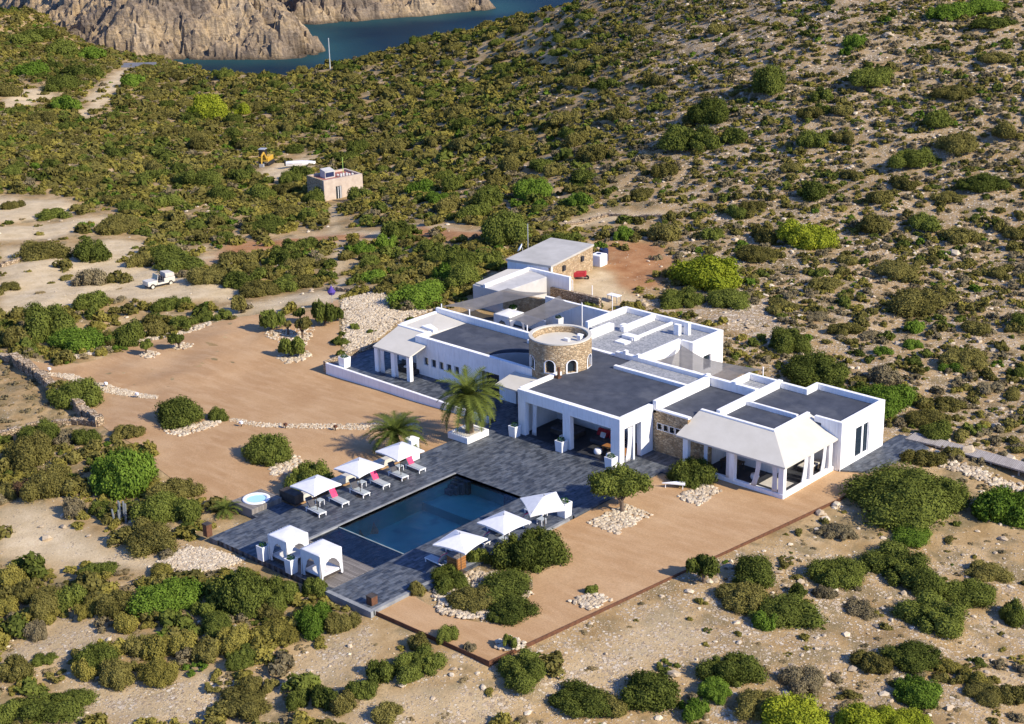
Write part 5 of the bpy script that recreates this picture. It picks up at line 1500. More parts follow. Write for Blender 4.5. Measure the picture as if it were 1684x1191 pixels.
# ================================================================== PLANTS
def shrub_arrays(seed, lumps, leaves, leaf, flat=.8, core=True, spread=.62, up=.25):
    """crown of unit radius: leaf quads over the outer shell of many lumps; returns quads, tint"""
    r = np.random.default_rng(seed)
    nsub = int(r.integers(3, 7)); sa = r.random(nsub) * 2 * np.pi + np.arange(nsub) * 6.28 / nsub; sr = .18 + .42 * r.random(nsub); sc = .34 + .26 * r.random(nsub); sh = .6 + .42 * r.random(nsub)
    sx, sy = np.cos(sa) * sr, np.sin(sa) * sr; sx[0] *= .2; sy[0] *= .2; sc[0] = .62; sh[0] = .95
    own = np.arange(lumps) % nsub; ang = r.random(lumps) * 2 * np.pi; rad = np.sqrt(r.random(lumps)) * .9
    lr = (.13 + .26 * r.random(lumps) ** 1.4) * (.7 + .6 * sc[own]); c = np.zeros((lumps, 3))
    c[:, 0] = sx[own] + np.cos(ang) * rad * sc[own]; c[:, 1] = sy[own] + np.sin(ang) * rad * sc[own]
    c[:, 2] = flat * sh[own] * (np.sqrt(np.clip(1 - rad ** 2, .03, 1)) * .9) - lr * .55
    c[:, 2] = np.maximum(c[:, 2] * (.75 + .35 * r.random(lumps)), lr * .5)
    lo = r.random(lumps) < .3; c[lo, 2] *= r.random(lo.sum()) * .8
    area = lr ** 2; k = r.choice(lumps, size=int(leaves * 2.2), p=area / area.sum())
    d = r.normal(size=(len(k), 3)); d[:, 2] += up; d /= np.linalg.norm(d, axis=1)[:, None]
    p = c[k] + d * (lr[k] * (.70 + .42 * r.random(len(k)) ** 1.5))[:, None]
    keep = p[:, 2] > .01
    for j in range(lumps):
        inside = (np.linalg.norm(p - c[j], axis=1) < lr[j] * .70) & (k != j); keep &= ~inside
    p, d, k = p[keep][:leaves], d[keep][:leaves], k[keep][:leaves]
    q = leaf_quads(p, d, leaf * (.55 + .9 * r.random(len(p))), r, .42)
    lt = r.random(lumps); t = np.clip(lt[k] * .6 + .55 * r.random(len(p)) - .08, 0, 1)
    if core:  # opaque inner lumps added to block light, tinted darker than the leaves
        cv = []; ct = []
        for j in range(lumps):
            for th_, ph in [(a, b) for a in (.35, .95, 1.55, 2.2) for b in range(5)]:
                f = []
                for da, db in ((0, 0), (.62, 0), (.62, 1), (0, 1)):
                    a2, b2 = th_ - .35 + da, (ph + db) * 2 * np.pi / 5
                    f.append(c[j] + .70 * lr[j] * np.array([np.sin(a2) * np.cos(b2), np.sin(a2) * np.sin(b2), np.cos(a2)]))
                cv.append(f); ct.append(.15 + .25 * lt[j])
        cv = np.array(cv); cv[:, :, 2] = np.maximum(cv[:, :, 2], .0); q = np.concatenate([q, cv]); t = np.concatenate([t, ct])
    return q, t


PROTO = {}


def proto(kind, size, var):
    key = (kind, size, var)
    if key not in PROTO:
        lum, n, lf = {'s': (16, 1700, .074), 'm': (30, 5000, .046), 'L': (52, 12500, .031), 'X': (110, 30000, .0205)}[size]
        flat = {'d': .72, 'o': .72, 'b': .66, 'l': .8, 'y': .7, 'g': .6, 'r': .6}[kind]
        q, t = shrub_arrays(100 * var + ord(kind) + ord(size), lum, n, lf, flat, True)
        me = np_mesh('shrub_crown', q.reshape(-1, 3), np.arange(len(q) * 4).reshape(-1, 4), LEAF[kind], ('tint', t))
        PROTO[key] = me
    return PROTO[key]


KN = {'d': ('juniper_bush', 'dark green', 'shrub'), 'o': ('maquis_bush', 'dull olive green', 'shrub'), 'b': ('mastic_bush', 'fresh green', 'shrub'), 'l': ('pine_bush', 'bright lime green', 'shrub'),
      'y': ('heath_bush', 'yellowish olive', 'shrub'), 'g': ('dry_bush', 'grey brown', 'shrub'), 'r': ('dry_bush', 'reddish brown', 'shrub')}
PLACED = []          # x, y, radius of everything planted by hand


def place_shrub(x, y, z, rw, rh, kind, label, group, var, pxw):
    size = 's' if pxw < 34 else 'm' if pxw < 66 else 'L' if pxw < 150 else 'X'
    o = bpy.data.objects.new(KN[kind][0], proto(kind, size, var % 4)); COL.objects.link(o)
    o.location = (x, y, z - .06); o.rotation_euler.z = YAW * -1 * 0 + random.random() * 6.28
    hz = {'d': .72, 'o': .72, 'b': .66, 'l': .8, 'y': .7, 'g': .6, 'r': .6}[kind]
    e_ = random.uniform(.88, 1.14); o.scale = (rw * e_ * 1.06, rw / e_ * 1.06, rh / (hz * 1.0))
    tag(o, label, 'shrub', group); PLACED.append((x, y, rw)); return o


def zone_name(px, py):
    if px > 1080 and py < 760: return 'on the rocky slope right of the villa' if py > 330 else 'high on the rocky hillside'
    if px > 760 and py < 260: return 'on the upper slope above the villa'
    if py > 860 and px > 900: return 'on stones in front of the gravel court'
    if py > 1030 and px > 540: return 'below the rusty edging of the gravel court'
    if py > 900: return 'in the thick scrub at the bottom left'
    if px < 430 and py > 690: return 'left of the terrace and the hot tub'
    if px < 400 and py > 480: return 'in the hedge above the gravel yard'
    if px < 560 and py > 380: return 'around the sandy clearing with the car'
    if py > 255: return 'in the scrub around the stone hut'
    return 'on the far slope above the cove'


# photo position of each shrub: centre x, base y, width, height, kind, (own label)
HS = [
 (450, 768, 92, 58, 'd', 'broad dark dome bush alone on the gravel left of the pool'), (505, 818, 84, 60, 'd', 'dark bush behind the long bench under the first parasol'),
 (290, 706, 100, 54, 'd', 'wide dark bush in the stone bed on the large gravel yard'), (357, 695, 36, 25, 'd', 'small dark bush right of the wide bush in the stone bed'),
 (133, 678, 95, 56, 'd', 'rounded bush growing over the dry stone wall'), (213, 727, 50, 28, 'o', 'small low bush at the lower corner of the large gravel yard'),
 (205, 818, 130, 88, 'b', 'large fresh green bush left of the gravel yard'), (1140, 806, 82, 56, 'd', 'upright bushy tree in the stone bed beside the pavilion'),
 (975, 982, 32, 26, 'd', 'tiny round bush alone in a stone ring on the gravel court'), 
 (870, 945, 112, 78, 'd', 'large dense bush behind the middle right parasol'), (838, 1000, 115, 52, 'd', 'wide bush in the stone bed in front of the parasols'), (780, 1012, 88, 46, 'o', 'olive bush at the left of the parasol stone bed'),
 (848, 1036, 96, 38, 'd', 'low dark bush at the front of the parasol stone bed'), (742, 974, 72, 40, 'd', 'rounded bush at the terrace edge below the lounger'), (685, 986, 36, 30, 'o', 'small bush at the front right terrace edge'),
 (792, 934, 42, 36, 'd', 'small bush growing beside the wooden crate'),
 (619, 1137, 62, 84, 'd'), (690, 1126, 80, 50, 'd'), (691, 1082, 46, 34, 'o'), (733, 1070, 42, 36, 'd'), (776, 1086, 30, 30, 'g'), (856, 1140, 88, 58, 'd', 'dark rounded bush hiding the front corner of the gravel court'), (916, 1096, 30, 20, 'o'),
 (955, 1188, 95, 55, 'd'), (1060, 1185, 112, 70, 'd'), (1000, 1196, 60, 40, 'o'), (1234, 975, 95, 58, 'd'), (1215, 1015, 95, 52, 'o'), (1297, 1048, 125, 56, 'd'), (1262, 1040, 44, 40, 'b'), (1312, 990, 36, 26, 'd'), (1377, 975, 95, 55, 'd'),
 (1350, 985, 40, 24, 'g'), (1470, 965, 118, 46, 'd'), (1515, 985, 82, 50, 'd'), (1592, 1003, 86, 46, 'd'), (1615, 962, 70, 36, 'o'), (1528, 1050, 104, 60, 'd', 'rounded dark bush alone on the stones at lower right'), (1415, 1018, 60, 30, 'g'),
 (1478, 862, 212, 98, 'd', 'huge dark green bush beside the right hand side terrace'), (1560, 845, 80, 60, 'd'), (1520, 775, 62, 34, 'o', 'olive bush behind the huge bush, next to the boardwalk'), (1658, 866, 120, 72, 'b', 'large green bush cut by the right edge of the photo'),
 (1497, 905, 78, 24, 'b', 'flat green patch bush below the huge dark bush'), (1385, 898, 64, 16, 'g'), (1199, 1135, 88, 58, 'd'), (1175, 1170, 66, 40, 'b'), (1135, 1195, 60, 40, 'b'), (1245, 1190, 80, 50, 'o'),
 (1310, 1232, 120, 62, 'l', 'lime green pine crown cut by the bottom edge, left one'), (1410, 1234, 110, 56, 'l', 'lime green pine crown cut by the bottom edge, middle one'), (1480, 1232, 90, 44, 'l', 'lime green pine crown cut by the bottom edge, right one'),
 (1490, 1110, 100, 44, 'd'), (1430, 1122, 62, 40, 'o'), (1505, 1165, 88, 50, 'b'), (1547, 1116, 55, 28, 'y'), (1605, 1138, 52, 30, 'y'), (1610, 1160, 72, 36, 'o'), (1645, 1105, 30, 16, 'g'), (1665, 1028, 50, 42, 'd'), (1325, 1150, 72, 44, 'g'), (1660, 1170, 60, 40, 'o'),
 # hillside right of the villa
 (1024, 400, 46, 26, 'b', 'small green bush on the red soil above the outbuilding'), (1325, 416, 96, 58, 'l', 'rounded lime green bush alone on the rocky hillside'), (1175, 492, 126, 66, 'l', 'big lime green bush in the yard right of the outbuilding'),
 (1120, 512, 66, 36, 'd'), (1205, 510, 88, 36, 'd'), (1237, 436, 70, 30, 'o'), (1108, 458, 36, 22, 'o'), (1302, 584, 72, 42, 'd', 'dark bush on the slope behind the north roof window'), (1391, 556, 56, 26, 'o'), (1345, 640, 125, 56, 'd', 'long dark bush just behind the right roofs'),
 (1450, 634, 62, 34, 'g'), (1462, 690, 100, 52, 'b', 'deep green bush behind the right end wall of the villa'), (1520, 708, 70, 34, 'o'), (1545, 726, 58, 32, 'd'), (1480, 466, 80, 30, 'o'), (1510, 520, 116, 40, 'o'), (1505, 548, 46, 24, 'b'), (1600, 556, 56, 26, 'o'),
 (1582, 618, 88, 32, 'o'), (1560, 616, 40, 20, 'b'), (1503, 578, 40, 18, 'b'), (1453, 590, 34, 18, 'b'), (1670, 625, 34, 46, 'd'), (1660, 660, 44, 18, 'o'), (1560, 680, 60, 26, 'o'), (1625, 655, 50, 20, 'g'), (1440, 560, 44, 18, 'g'), (1680, 545, 40, 30, 'd'),
 (1270, 162, 72, 54, 'd', 'largest dark bush high on the rocky hillside'), (1428, 150, 76, 34, 'd'), (1168, 213, 76, 50, 'd'), (1133, 258, 96, 46, 'd'), (1210, 242, 52, 30, 'd'), (1330, 254, 52, 30, 'd'), (1386, 243, 42, 24, 'o'), (1494, 286, 66, 36, 'd'), (1335, 337, 62, 36, 'd'), (1443, 340, 48, 28, 'o'),
 (1620, 326, 76, 34, 'd'), (1480, 316, 50, 24, 'o'), (1020, 203, 46, 30, 'o'), (980, 266, 52, 28, 'o'), (913, 290, 46, 26, 'o'), (957, 304, 54, 28, 'd'), (1210, 360, 50, 24, 'd'), (1090, 402, 62, 38, 'o'), (1172, 396, 46, 26, 'd'), (1253, 404, 52, 30, 'o'), (1435, 392, 64, 36, 'o'),
 (1515, 384, 56, 28, 'd'), (1580, 404, 56, 30, 'o'), (1095, 297, 48, 28, 'o'), (1055, 330, 46, 20, 'o'), (955, 346, 46, 26, 'b'), (1570, 262, 82, 34, 'o'), (1645, 236, 52, 28, 'o'), (1545, 217, 62, 30, 'd'), (1567, 174, 72, 26, 'o'), (1637, 112, 52, 18, 'o'), (1632, 56, 62, 22, 'd'),
 (1333, 202, 46, 24, 'o'), (1382, 195, 42, 20, 'o'), (1347, 170, 46, 30, 'd'), (1080, 142, 34, 22, 'o'), (1560, 36, 90, 26, 'b'), (1620, 28, 70, 22, 'b'), (1405, 82, 36, 30, 'b'), (1390, 100, 30, 18, 'b'), (1050, 60, 40, 20, 'o'), (1180, 60, 40, 20, 'o'), (960, 120, 40, 24, 'o'), (1240, 350, 40, 20, 'o'),
 (1400, 300, 40, 18, 'o'), (1300, 290, 44, 20, 'o'), (1560, 340, 46, 20, 'o'), (1660, 400, 44, 22, 'o'), (1640, 460, 40, 20, 'o'), (1390, 440, 44, 20, 'o'), (1360, 480, 50, 22, 'o'), (1290, 510, 46, 20, 'o'), (1340, 530, 40, 16, 'g'),
 # around the hut and outbuilding
 (520, 335, 40, 34, 'd', 'dark bush at the shaded left wall of the stone hut'), (588, 332, 46, 36, 'd', 'rounded dark bush at the right wall of the stone hut'), (834, 288, 48, 40, 'o', 'tall grey green bush alone above the outbuilding'), (808, 345, 54, 34, 'd'), (872, 332, 72, 44, 'b'), (658, 392, 56, 46, 'd', 'tall dark bush by the track right of the hut path'), (638, 412, 40, 28, 'b'), (840, 408, 88, 66, 'd', 'big dark bush at the left of the outbuilding'),
 (762, 446, 66, 40, 'd'), (708, 418, 62, 28, 'd'), (700, 508, 92, 46, 'b', 'dense clipped bush beside the pale rubble slope'), (760, 480, 70, 50, 'd'), (735, 470, 60, 40, 'b'), (805, 440, 60, 40, 'd'), (610, 466, 50, 26, 'b'), (750, 316, 44, 36, 'd'), (755, 252, 42, 28, 'o'), (855, 248, 42, 28, 'o'), (973, 270, 50, 34, 'o'),
 (586, 256, 40, 34, 'd'), (650, 256, 48, 28, 'o'), (690, 320, 60, 30, 'b'), (720, 335, 50, 24, 'b'), (500, 300, 46, 30, 'd'), (475, 305, 40, 24, 'd'), (470, 420, 60, 30, 'd'), (505, 415, 48, 28, 'd'), (440, 385, 70, 28, 'd'), (512, 365, 36, 36, 'd'), (470, 360, 50, 26, 'o'), (600, 420, 40, 24, 'b'),
 (345, 200, 78, 50, 'l', 'lime green bush among the scrub above the cove'), (395, 190, 36, 22, 'l'), (322, 202, 42, 26, 'd'), (130, 130, 60, 26, 'd'), (100, 150, 70, 30, 'd'), (110, 185, 52, 26, 'b'), (70, 205, 54, 24, 'o'), (45, 130, 60, 26, 'b'), (150, 100, 60, 20, 'b'), (100, 92, 60, 26, 'd'), (40, 75, 60, 24, 'd'), (60, 45, 60, 20, 'd'),
 (225, 145, 48, 26, 'b'), (20, 160, 40, 22, 'o'), (200, 260, 60, 26, 'd'), (255, 300, 60, 26, 'd'), (330, 250, 60, 26, 'o'), (150, 310, 50, 24, 'o'), (90, 365, 60, 24, 'd'), (330, 310, 70, 34, 'd'), (365, 330, 60, 30, 'd'), (280, 345, 50, 26, 'd'), (400, 300, 60, 34, 'd'), (20, 345, 34, 18, 'o'), (430, 330, 60, 30, 'd'), (190, 385, 80, 34, 'o'), (220, 375, 60, 28, 'd'),
 # hedge and clearing
 (150, 514, 58, 34, 'd', 'rounded bush at the top of the hedge beside the sandy track'), (145, 582, 100, 48, 'b'), (220, 570, 60, 56, 'd'), (172, 574, 46, 30, 'o'), (90, 562, 96, 64, 'd'), (30, 575, 64, 40, 'o'), (264, 556, 40, 32, 'o'), (308, 544, 56, 30, 'd'), (275, 514, 44, 28, 'd'), (307, 510, 36, 24, 'd'), (337, 530, 36, 22, 'd'), (365, 528, 36, 24, 'd'),
 (108, 462, 30, 12, 'o'), (150, 472, 56, 32, 'g', 'grey brown bush in the middle of the sandy clearing'), (147, 432, 62, 38, 'd'), (228, 442, 42, 36, 'o'), (300, 446, 92, 32, 'd'), (300, 458, 28, 16, 'g'), (198, 498, 26, 10, 'g'), (60, 430, 90, 40, 'o'), (350, 470, 70, 34, 'o'), (395, 480, 60, 34, 'd'), (430, 490, 70, 34, 'o'), (385, 440, 60, 34, 'o'), (470, 480, 60, 30, 'd'), (500, 475, 50, 26, 'o'), (20, 480, 40, 16, 'o'),
 # left of terrace
 (50, 770, 95, 60, 'o'), (62, 742, 80, 46, 'd'), (140, 736, 46, 40, 'd'), (80, 718, 42, 22, 'd'), (15, 826, 42, 40, 'o'), (85, 826, 80, 58, 'o'), (50, 822, 46, 44, 'r'), (122, 856, 46, 34, 'g'), (168, 858, 50, 36, 'd'), (293, 830, 82, 46, 'o'), (262, 876, 90, 60, 'd'), (310, 868, 60, 56, 'd'), (240, 915, 110, 54, 'o'),
 # bottom left
 (165, 956, 62, 30, 'd'), (85, 1020, 70, 76, 'o'), (125, 1012, 60, 66, 'd'), (148, 1018, 40, 36, 'y'), (200, 1020, 66, 62, 'o'), (268, 962, 60, 24, 'y'), (290, 1020, 116, 64, 'b'), (400, 1022, 110, 88, 'd', 'tall dark bush below the left canopy bed'), (460, 1015, 70, 80, 'd', 'dark bush below the right canopy bed'), (445, 1030, 55, 36, 'o'), (523, 992, 50, 62, 'd', 'narrow dark bush at the timber deck corner'), (510, 1050, 72, 54, 'b', 'fresh green rounded bush below the terrace corner'), (562, 1050, 52, 40, 'o'),
 (208, 1050, 50, 56, 'y'), (270, 1092, 60, 66, 'y'), (235, 1085, 50, 50, 'o'), (305, 1090, 55, 60, 'y'), (365, 1055, 70, 42, 'd'), (345, 1100, 60, 44, 'o'), (395, 1082, 72, 48, 'y'), (460, 1065, 66, 42, 'y'), (405, 1112, 50, 36, 'd'), (163, 1108, 66, 54, 'd'), (200, 1138, 66, 62, 'o'), (265, 1130, 66, 44, 'y'), (30, 1126, 62, 46, 'o'), (138, 1130, 52, 46, 'y'), (75, 1096, 42, 24, 'd'),
 (95, 1192, 106, 44, 'd'), (415, 1152, 42, 36, 'o'), (448, 1140, 32, 30, 'o'), (415, 1195, 98, 40, 'o'), (493, 1170, 48, 40, 'd'), (540, 1175, 56, 50, 'd'), (20, 1195, 50, 40, 'd'), (20, 975, 62, 40, 'y'), (15, 1020, 42, 40, 'y'), (65, 1056, 42, 34, 'g'), (45, 1000, 50, 44, 'o'), (340, 1020, 50, 50, 'd'), (570, 1180, 50, 40, 'o'), (600, 1160, 50, 40, 'd'), (640, 1196, 60, 36, 'o'),
]
hp = gat([h[0] for h in HS], [h[1] for h in HS])
for i, h in enumerate(HS):
    x, y, z = hp[i]; dist = math.sqrt((x - CAM[0]) ** 2 + (y - CAM[1]) ** 2 + (z - CAM[2]) ** 2); s_ = dist / FPX
    rw = h[2] * s_ / 2 * 1.04
    el = math.asin((CAM[2] - z) / dist)
    rh = max(.3, (h[3] * s_ - rw * math.sin(el) * .95) / math.cos(el) * .95)   # photo height covers footprint plus rise
    rh = min(max(rh, rw * (.8 if h[4] == 'l' else .5)), rw * 1.12)
    # the base pixel is the near edge of the bush: move the centre back by its radius
    f_ = Vector((x - CAM[0], y - CAM[1])).normalized(); x += f_.x * rw * .8; y += f_.y * rw * .8
    k_ = h[4]; zn_ = zone_name(h[0], h[1])
    if len(h) > 5: lb, gp = h[5], None
    else:
        sz_ = 'small' if h[2] < 45 else 'large' if h[2] > 95 else 'medium sized'
        lb = f'{sz_} {KN[k_][1]} shrub {zn_}'; gp = f'{sz_} {KN[k_][1]} shrubs {zn_}'
    place_shrub(x, y, gz(x, y), rw, rh, k_, lb, gp, i, h[2])


# garden trees with trunks
def tree(px, py, wpx, crown_px, h, kind, label, lean=(0, 0), flat=.55):
    x, y, z = g1(px, py) if True else at(px, py, 0)
    dist = math.sqrt((x - CAM[0]) ** 2 + (y - CAM[1]) ** 2 + (z - CAM[2]) ** 2); rw = wpx * dist / FPX / 2
    d = thing('garden_tree', label, 'tree', (x, y, z)); PLACED.append((x, y, .6))
    q, t = shrub_arrays(int(px * 7 + py), 36 if wpx > 60 else 18, 9000 if wpx > 60 else 2000, .039 if wpx > 60 else .085, flat, True)
    ch = crown_px * dist / FPX / .95 - rw * .36
    ch = max(ch, rw * .55)
    v = q * np.array([rw, rw, ch / flat]); v[..., 2] += h - ch * .75 if False else h; v[..., 0] += lean[0]; v[..., 1] += lean[1]
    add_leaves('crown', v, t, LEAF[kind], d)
    k = MB(); k.tube([(0, 0, -.1), (lean[0] * .4, lean[1] * .4, h * .55), (lean[0] * .9, lean[1] * .9, h + ch * .4)], [.05 * rw + .08, .04 * rw + .06, .03], 8)
    for a in range(4):
        q_ = a * 1.6 + px; k.tube([(lean[0] * .4, lean[1] * .4, h * .55), (lean[0] + math.cos(q_) * rw * .55, lean[1] + math.sin(q_) * rw * .55, h + ch * .35)], [.04 * rw + .03, .02], 6)
    k.build('trunk', 'bark', d); return d


tree(1024, 850, 100, 44, 1.75, 'd', 'flat topped tree with a bare trunk in the stone bed by the terrace', (-.7, .5), .5)
tree(1158, 960, 60, 34, .8, 'd', 'small round crowned tree leaning at the gravel court edging', (-.3, .2))
tree(241, 584, 24, 15, .75, 'd', 'smaller of two little trees on stones at the top of the gravel yard')
tree(295, 575, 31, 18, .8, 'd', 'larger of two little trees on stones at the top of the gravel yard')
tree(481, 587, 46, 30, .5, 'd', 'dense dark little tree at the front of the stone island')
tree(498, 560, 32, 20, 1.2, 'o', 'little tree with a thin trunk in the middle of the stone island')
tree(474, 552, 18, 12, .9, 'o', 'thinnest little tree in the stone island')
tree(447, 543, 48, 32, .5, 'd', 'broad little tree at the left back of the stone island')
tree(494, 530, 22, 16, .7, 'd', 'small dark tree at the back of the stone island')
tree(535, 534, 42, 36, .6, 'd', 'dark tree with several stems under the purple parasol')
tree(553, 530, 26, 20, .4, 'd', 'small dark tree touching the rubble slope edge')
tree(397, 516, 32, 22, .6, 'o', 'little tree at the right end of the hedge')
tree(840, 1072, 28, 20, .5, 'd', 'tiny tree in stones at the front of the gravel court')
x, y, z = g1(545, 520); d = thing('beach_parasol', 'closed purple parasol standing behind the dark garden tree', 'parasol', (x - 1.5, y + 1.5, z)); MB().lathe([(.0, 2.6), (.25, 2.2), (.45, 1.9), (.3, 1.6), (.0, 1.6)], 10).build('canopy', 'purple', d); MB().tube([(0, 0, 0), (0, 0, 2.7)], .03).build('pole', 'metal', d)


# ------------------------------------------------------------------ palms
def palm(loc, trunk_h, n_f, L, label, seed, tr=.3, drop=100):
    d = thing('palm_tree', label, 'palm tree', loc); r = random.Random(seed)
    k = MB(); pts = [(0, 0, -.1)]; rs = [tr * 1.25]
    for i in range(1, 13):
        pts.append((.02 * i * math.sin(i), .0, trunk_h * i / 12)); rs.append(tr * (1.0 if i % 2 else .86) * (1 + .35 * max(0, i - 9) / 3))
    k.tube(pts, rs, 12); k.build('trunk', 'palmbark', d)
    vs = []; tt = []
    for i in range(n_f):
        az = i * 2.39996 + r.uniform(-.2, .2); f_ = i / n_f; el = R(78 - drop * f_ ** .85 + r.uniform(-8, 8)); ln = L * r.uniform(.85, 1.1) * (1 - .12 * (1 - f_))
        c_, s_ = math.cos(az), math.sin(az); p = Vector((0, 0, trunk_h + .1)); e = el; N_ = 14; step = ln / N_; dead = f_ > .9
        side = Vector((-s_, c_, 0))
        for j in range(N_):
            dv = Vector((c_ * math.cos(e), s_ * math.cos(e), math.sin(e))); p2 = p + dv * step
            up = side.cross(dv)
            vs.append([p + side * .025, p - side * .025, p2 - side * .02, p2 + side * .02]); tt.append(.6)
            t = (j + .5) / N_; w_ = L * .16 * math.sin(math.pi * min(1, t * .9 + .12)) ** .6
            if t > .08:
                for q in (-1, 1):
                    for h in (0, .5):
                        b_ = p.lerp(p2, h); tip = b_ + side * q * w_ * r.uniform(.85, 1.1) + dv * w_ * .75 + up * (w_ * -.25 + r.uniform(-.06, .06)); wd = dv * step * .42
                        vs.append([b_, b_ + wd, tip + wd * .15, tip]); tt.append((.0 if dead else .25) + .5 * r.random() * (0.5 if dead else 1))
            p = p2; e -= R(5.4 + .8 * f_)
    v = np.array([[list(q) for q in f] for f in vs]); add_leaves('crown', v, np.array(tt), M['frond'], d)
    return d


pp = thing('palm_planter', 'low white square planter box round the tall palm', 'planter', (-13.6, -3.2, 0))
k = MB(); k.box(-1.15, 1.15, -1.3, -1.05, 0, .55); k.box(-1.15, 1.15, 1.05, 1.3, 0, .55); k.box(-1.15, -.9, -1.05, 1.05, 0, .55); k.box(.9, 1.15, -1.05, 1.05, 0, .55); k.build('box', 'plaster', pp, bevel=.03); MB().box(-.9, .9, -1.05, 1.05, 0, .45).build('soil', 'plaster2', pp)
palm((-13.45, -3.2, .4), 3.2, 56, 3.6, 'tall date palm in a white planter left of the lounge', 3, .36)
x, y, z = -15.9, -9.3, -.35
palm((x, y, gz(x, y)), 1.7, 46, 3.1, 'shorter palm on the gravel behind the loungers', 5, .3, 72)
x, y, z = g1(372, 848); palm((x, y, z), .3, 22, 1.7, 'stubby young palm beside the hot tub deck', 9, .16)
x, y, z = g1(200, 862); tag(None or MB().build('agave_clump', 'bark'), 'clump of tall grey blue cactus stems below the fresh green bush', 'cactus') if 0 else None
d = thing('cactus', 'clump of grey blue upright cactus stems below the fresh green bush', 'cactus', (x, y, z)); k = MB()
for i in range(9):
    a = i * 1.3; k.tube([(math.cos(a) * .25 * (i % 3), math.sin(a) * .25 * (i % 3), 0), (math.cos(a) * .3 * (i % 3), math.sin(a) * .3 * (i % 3), 1.1 + .5 * (i % 2))], [.1, .07], 6)
k.build('stems', mottled('cactus_skin', (.12, .14, .15), (.2, .22, .24), 3, .8, 0), d)
# garden lights along the white stone band
for i, (px, py) in enumerate(((82, 616), (175, 640), (226, 655), (397, 702), (470, 707), (552, 709))):
    x, y, z = g1(px, py); d = thing('garden_light', ['small white path light nearest the dry stone wall', 'small white path light beside the wall bush', 'small white path light by the red soil streak', 'small white path light right of the wide bush', 'small dark path light midway on the stone band', 'small dark path light at the palm end of the stone band'][i], 'garden light', (x, y, z), 0, 'path lights along the stone band')
    MB().tube([(0, 0, 0), (0, 0, .3)], .04, 6).build('stake', 'black', d); MB().box(-.14, .14, -.12, .12, .3, .5).build('head', 'white' if i < 4 else 'rust', d)


# ------------------------------------------------------------------ stones
ICO_V = []; g_ = (1 + 5 ** .5) / 2
for a in (-1, 1):
    for b2 in (-g_, g_): ICO_V += [(0, a, b2), (a, b2, 0), (b2, 0, a)]
ICO_V = np.array(ICO_V); ICO_V /= np.linalg.norm(ICO_V[0])
from itertools import combinations
ICO_F = [t for t in combinations(range(12), 3) if all(np.linalg.norm(ICO_V[a] - ICO_V[b]) < 1.1 for a, b in combinations(t, 2))]
ICO_F = np.array([t if np.dot(np.cross(ICO_V[t[1]] - ICO_V[t[0]], ICO_V[t[2]] - ICO_V[t[0]]), ICO_V[t[0]]) > 0 else (t[0], t[2], t[1]) for t in ICO_F])


def stones(name, xs, ys, zs, size, seed, flat=.6):
    r = np.random.default_rng(seed); n = len(xs)
    v = ICO_V[None] * (.62 + .5 * r.random((n, 12, 1))) * size[:, None, None] * np.stack([.8 + .6 * r.random(n), .8 + .6 * r.random(n), flat * (.7 + .6 * r.random(n))], 1)[:, None, :]
    a = r.random(n) * 6.28; c, s_ = np.cos(a)[:, None], np.sin(a)[:, None]
    x = v[..., 0] * c - v[..., 1] * s_; y = v[..., 0] * s_ + v[..., 1] * c
    v = np.stack([x + xs[:, None], y + ys[:, None], v[..., 2] + zs[:, None]], -1)
    f = ICO_F[None] + (np.arange(n) * 12)[:, None, None]
    me = np_mesh(name, v.reshape(-1, 3), f.reshape(-1, 3), M['rocks'], ('tint', np.repeat(np.clip(.25 + .75 * r.random(n), 0, 1), 20)), 3); me.shade_flat()
    o = bpy.data.objects.new(name, me); COL.objects.link(o); return o


def bed(world_poly, n, size, label, seed, rim=False):
    r = np.random.default_rng(seed); xs = [p[0] for p in world_poly]; ys = [p[1] for p in world_poly]
    X = r.uniform(min(xs), max(xs), n * 3); Y = r.uniform(min(ys), max(ys), n * 3); k = inpoly(X, Y, world_poly); k &= polydist(X, Y, world_poly) > r.random(len(X)) ** 2 * (.22 if 'band' in label or 'border' in label else .5 if n < 1800 else 1.6); X, Y = X[k][:n], Y[k][:n]
    zz = np.maximum(ground(X, Y) + .03, np.where((X > 2) & (Y > -29) & (X < 16.5) & (Y < 12), -.14, -9)) + .02
    o = stones('stone_bed', X, Y, zz, size * (.5 + r.random(len(X))), seed)
    return tag(o, label, 'stone bed', None, 'stuff')


def gpoly(pts): return [tuple(p[:2]) for p in gat(*zip(*pts)).tolist()]


bed([(4.4, -9.5), (7.4, -9.5), (7.5, -5.2), (4.6, -5.0)], 520, .15, 'square bed of white stones round the flat topped tree', 1)
bed([(6.7, -1.7), (9.1, -1.7), (8.9, 1.7), (6.7, 1.9)], 340, .15, 'square bed of white stones beside the pavilion plinth', 2)
bed([(11.3, -19.5), (13.2, -19.6), (13.6, -17.4), (11.8, -17.3)], 170, .15, 'small square bed of white stones on the gravel court', 3)
bed([(4.6, -19.6), (7.5, -19.9), (9.0, -20.3), (9.4, -22.5), (8.9, -25), (6, -26.5), (4.2, -25.2), (3.2, -24.6), (2.6, -22.4), (3.2, -20.4)], 900, .16, 'irregular bed of white stones below the right hand parasols', 4)
bed(gpoly([(815, 1062), (840, 1054), (866, 1062), (868, 1078), (838, 1084), (812, 1076)]), 140, .14, 'stone ring round the tiny tree at the front of the court', 5)
bed(gpoly([(262, 705), (300, 700), (378, 690), (352, 705), (300, 722), (278, 716)]), 320, .15, 'stone bed round the wide bush on the gravel yard', 6)
bed(gpoly([(445, 790), (440, 765), (470, 758), (490, 750), (500, 765), (475, 780)]), 200, .15, 'white stones piled right of the broad dome bush', 7)
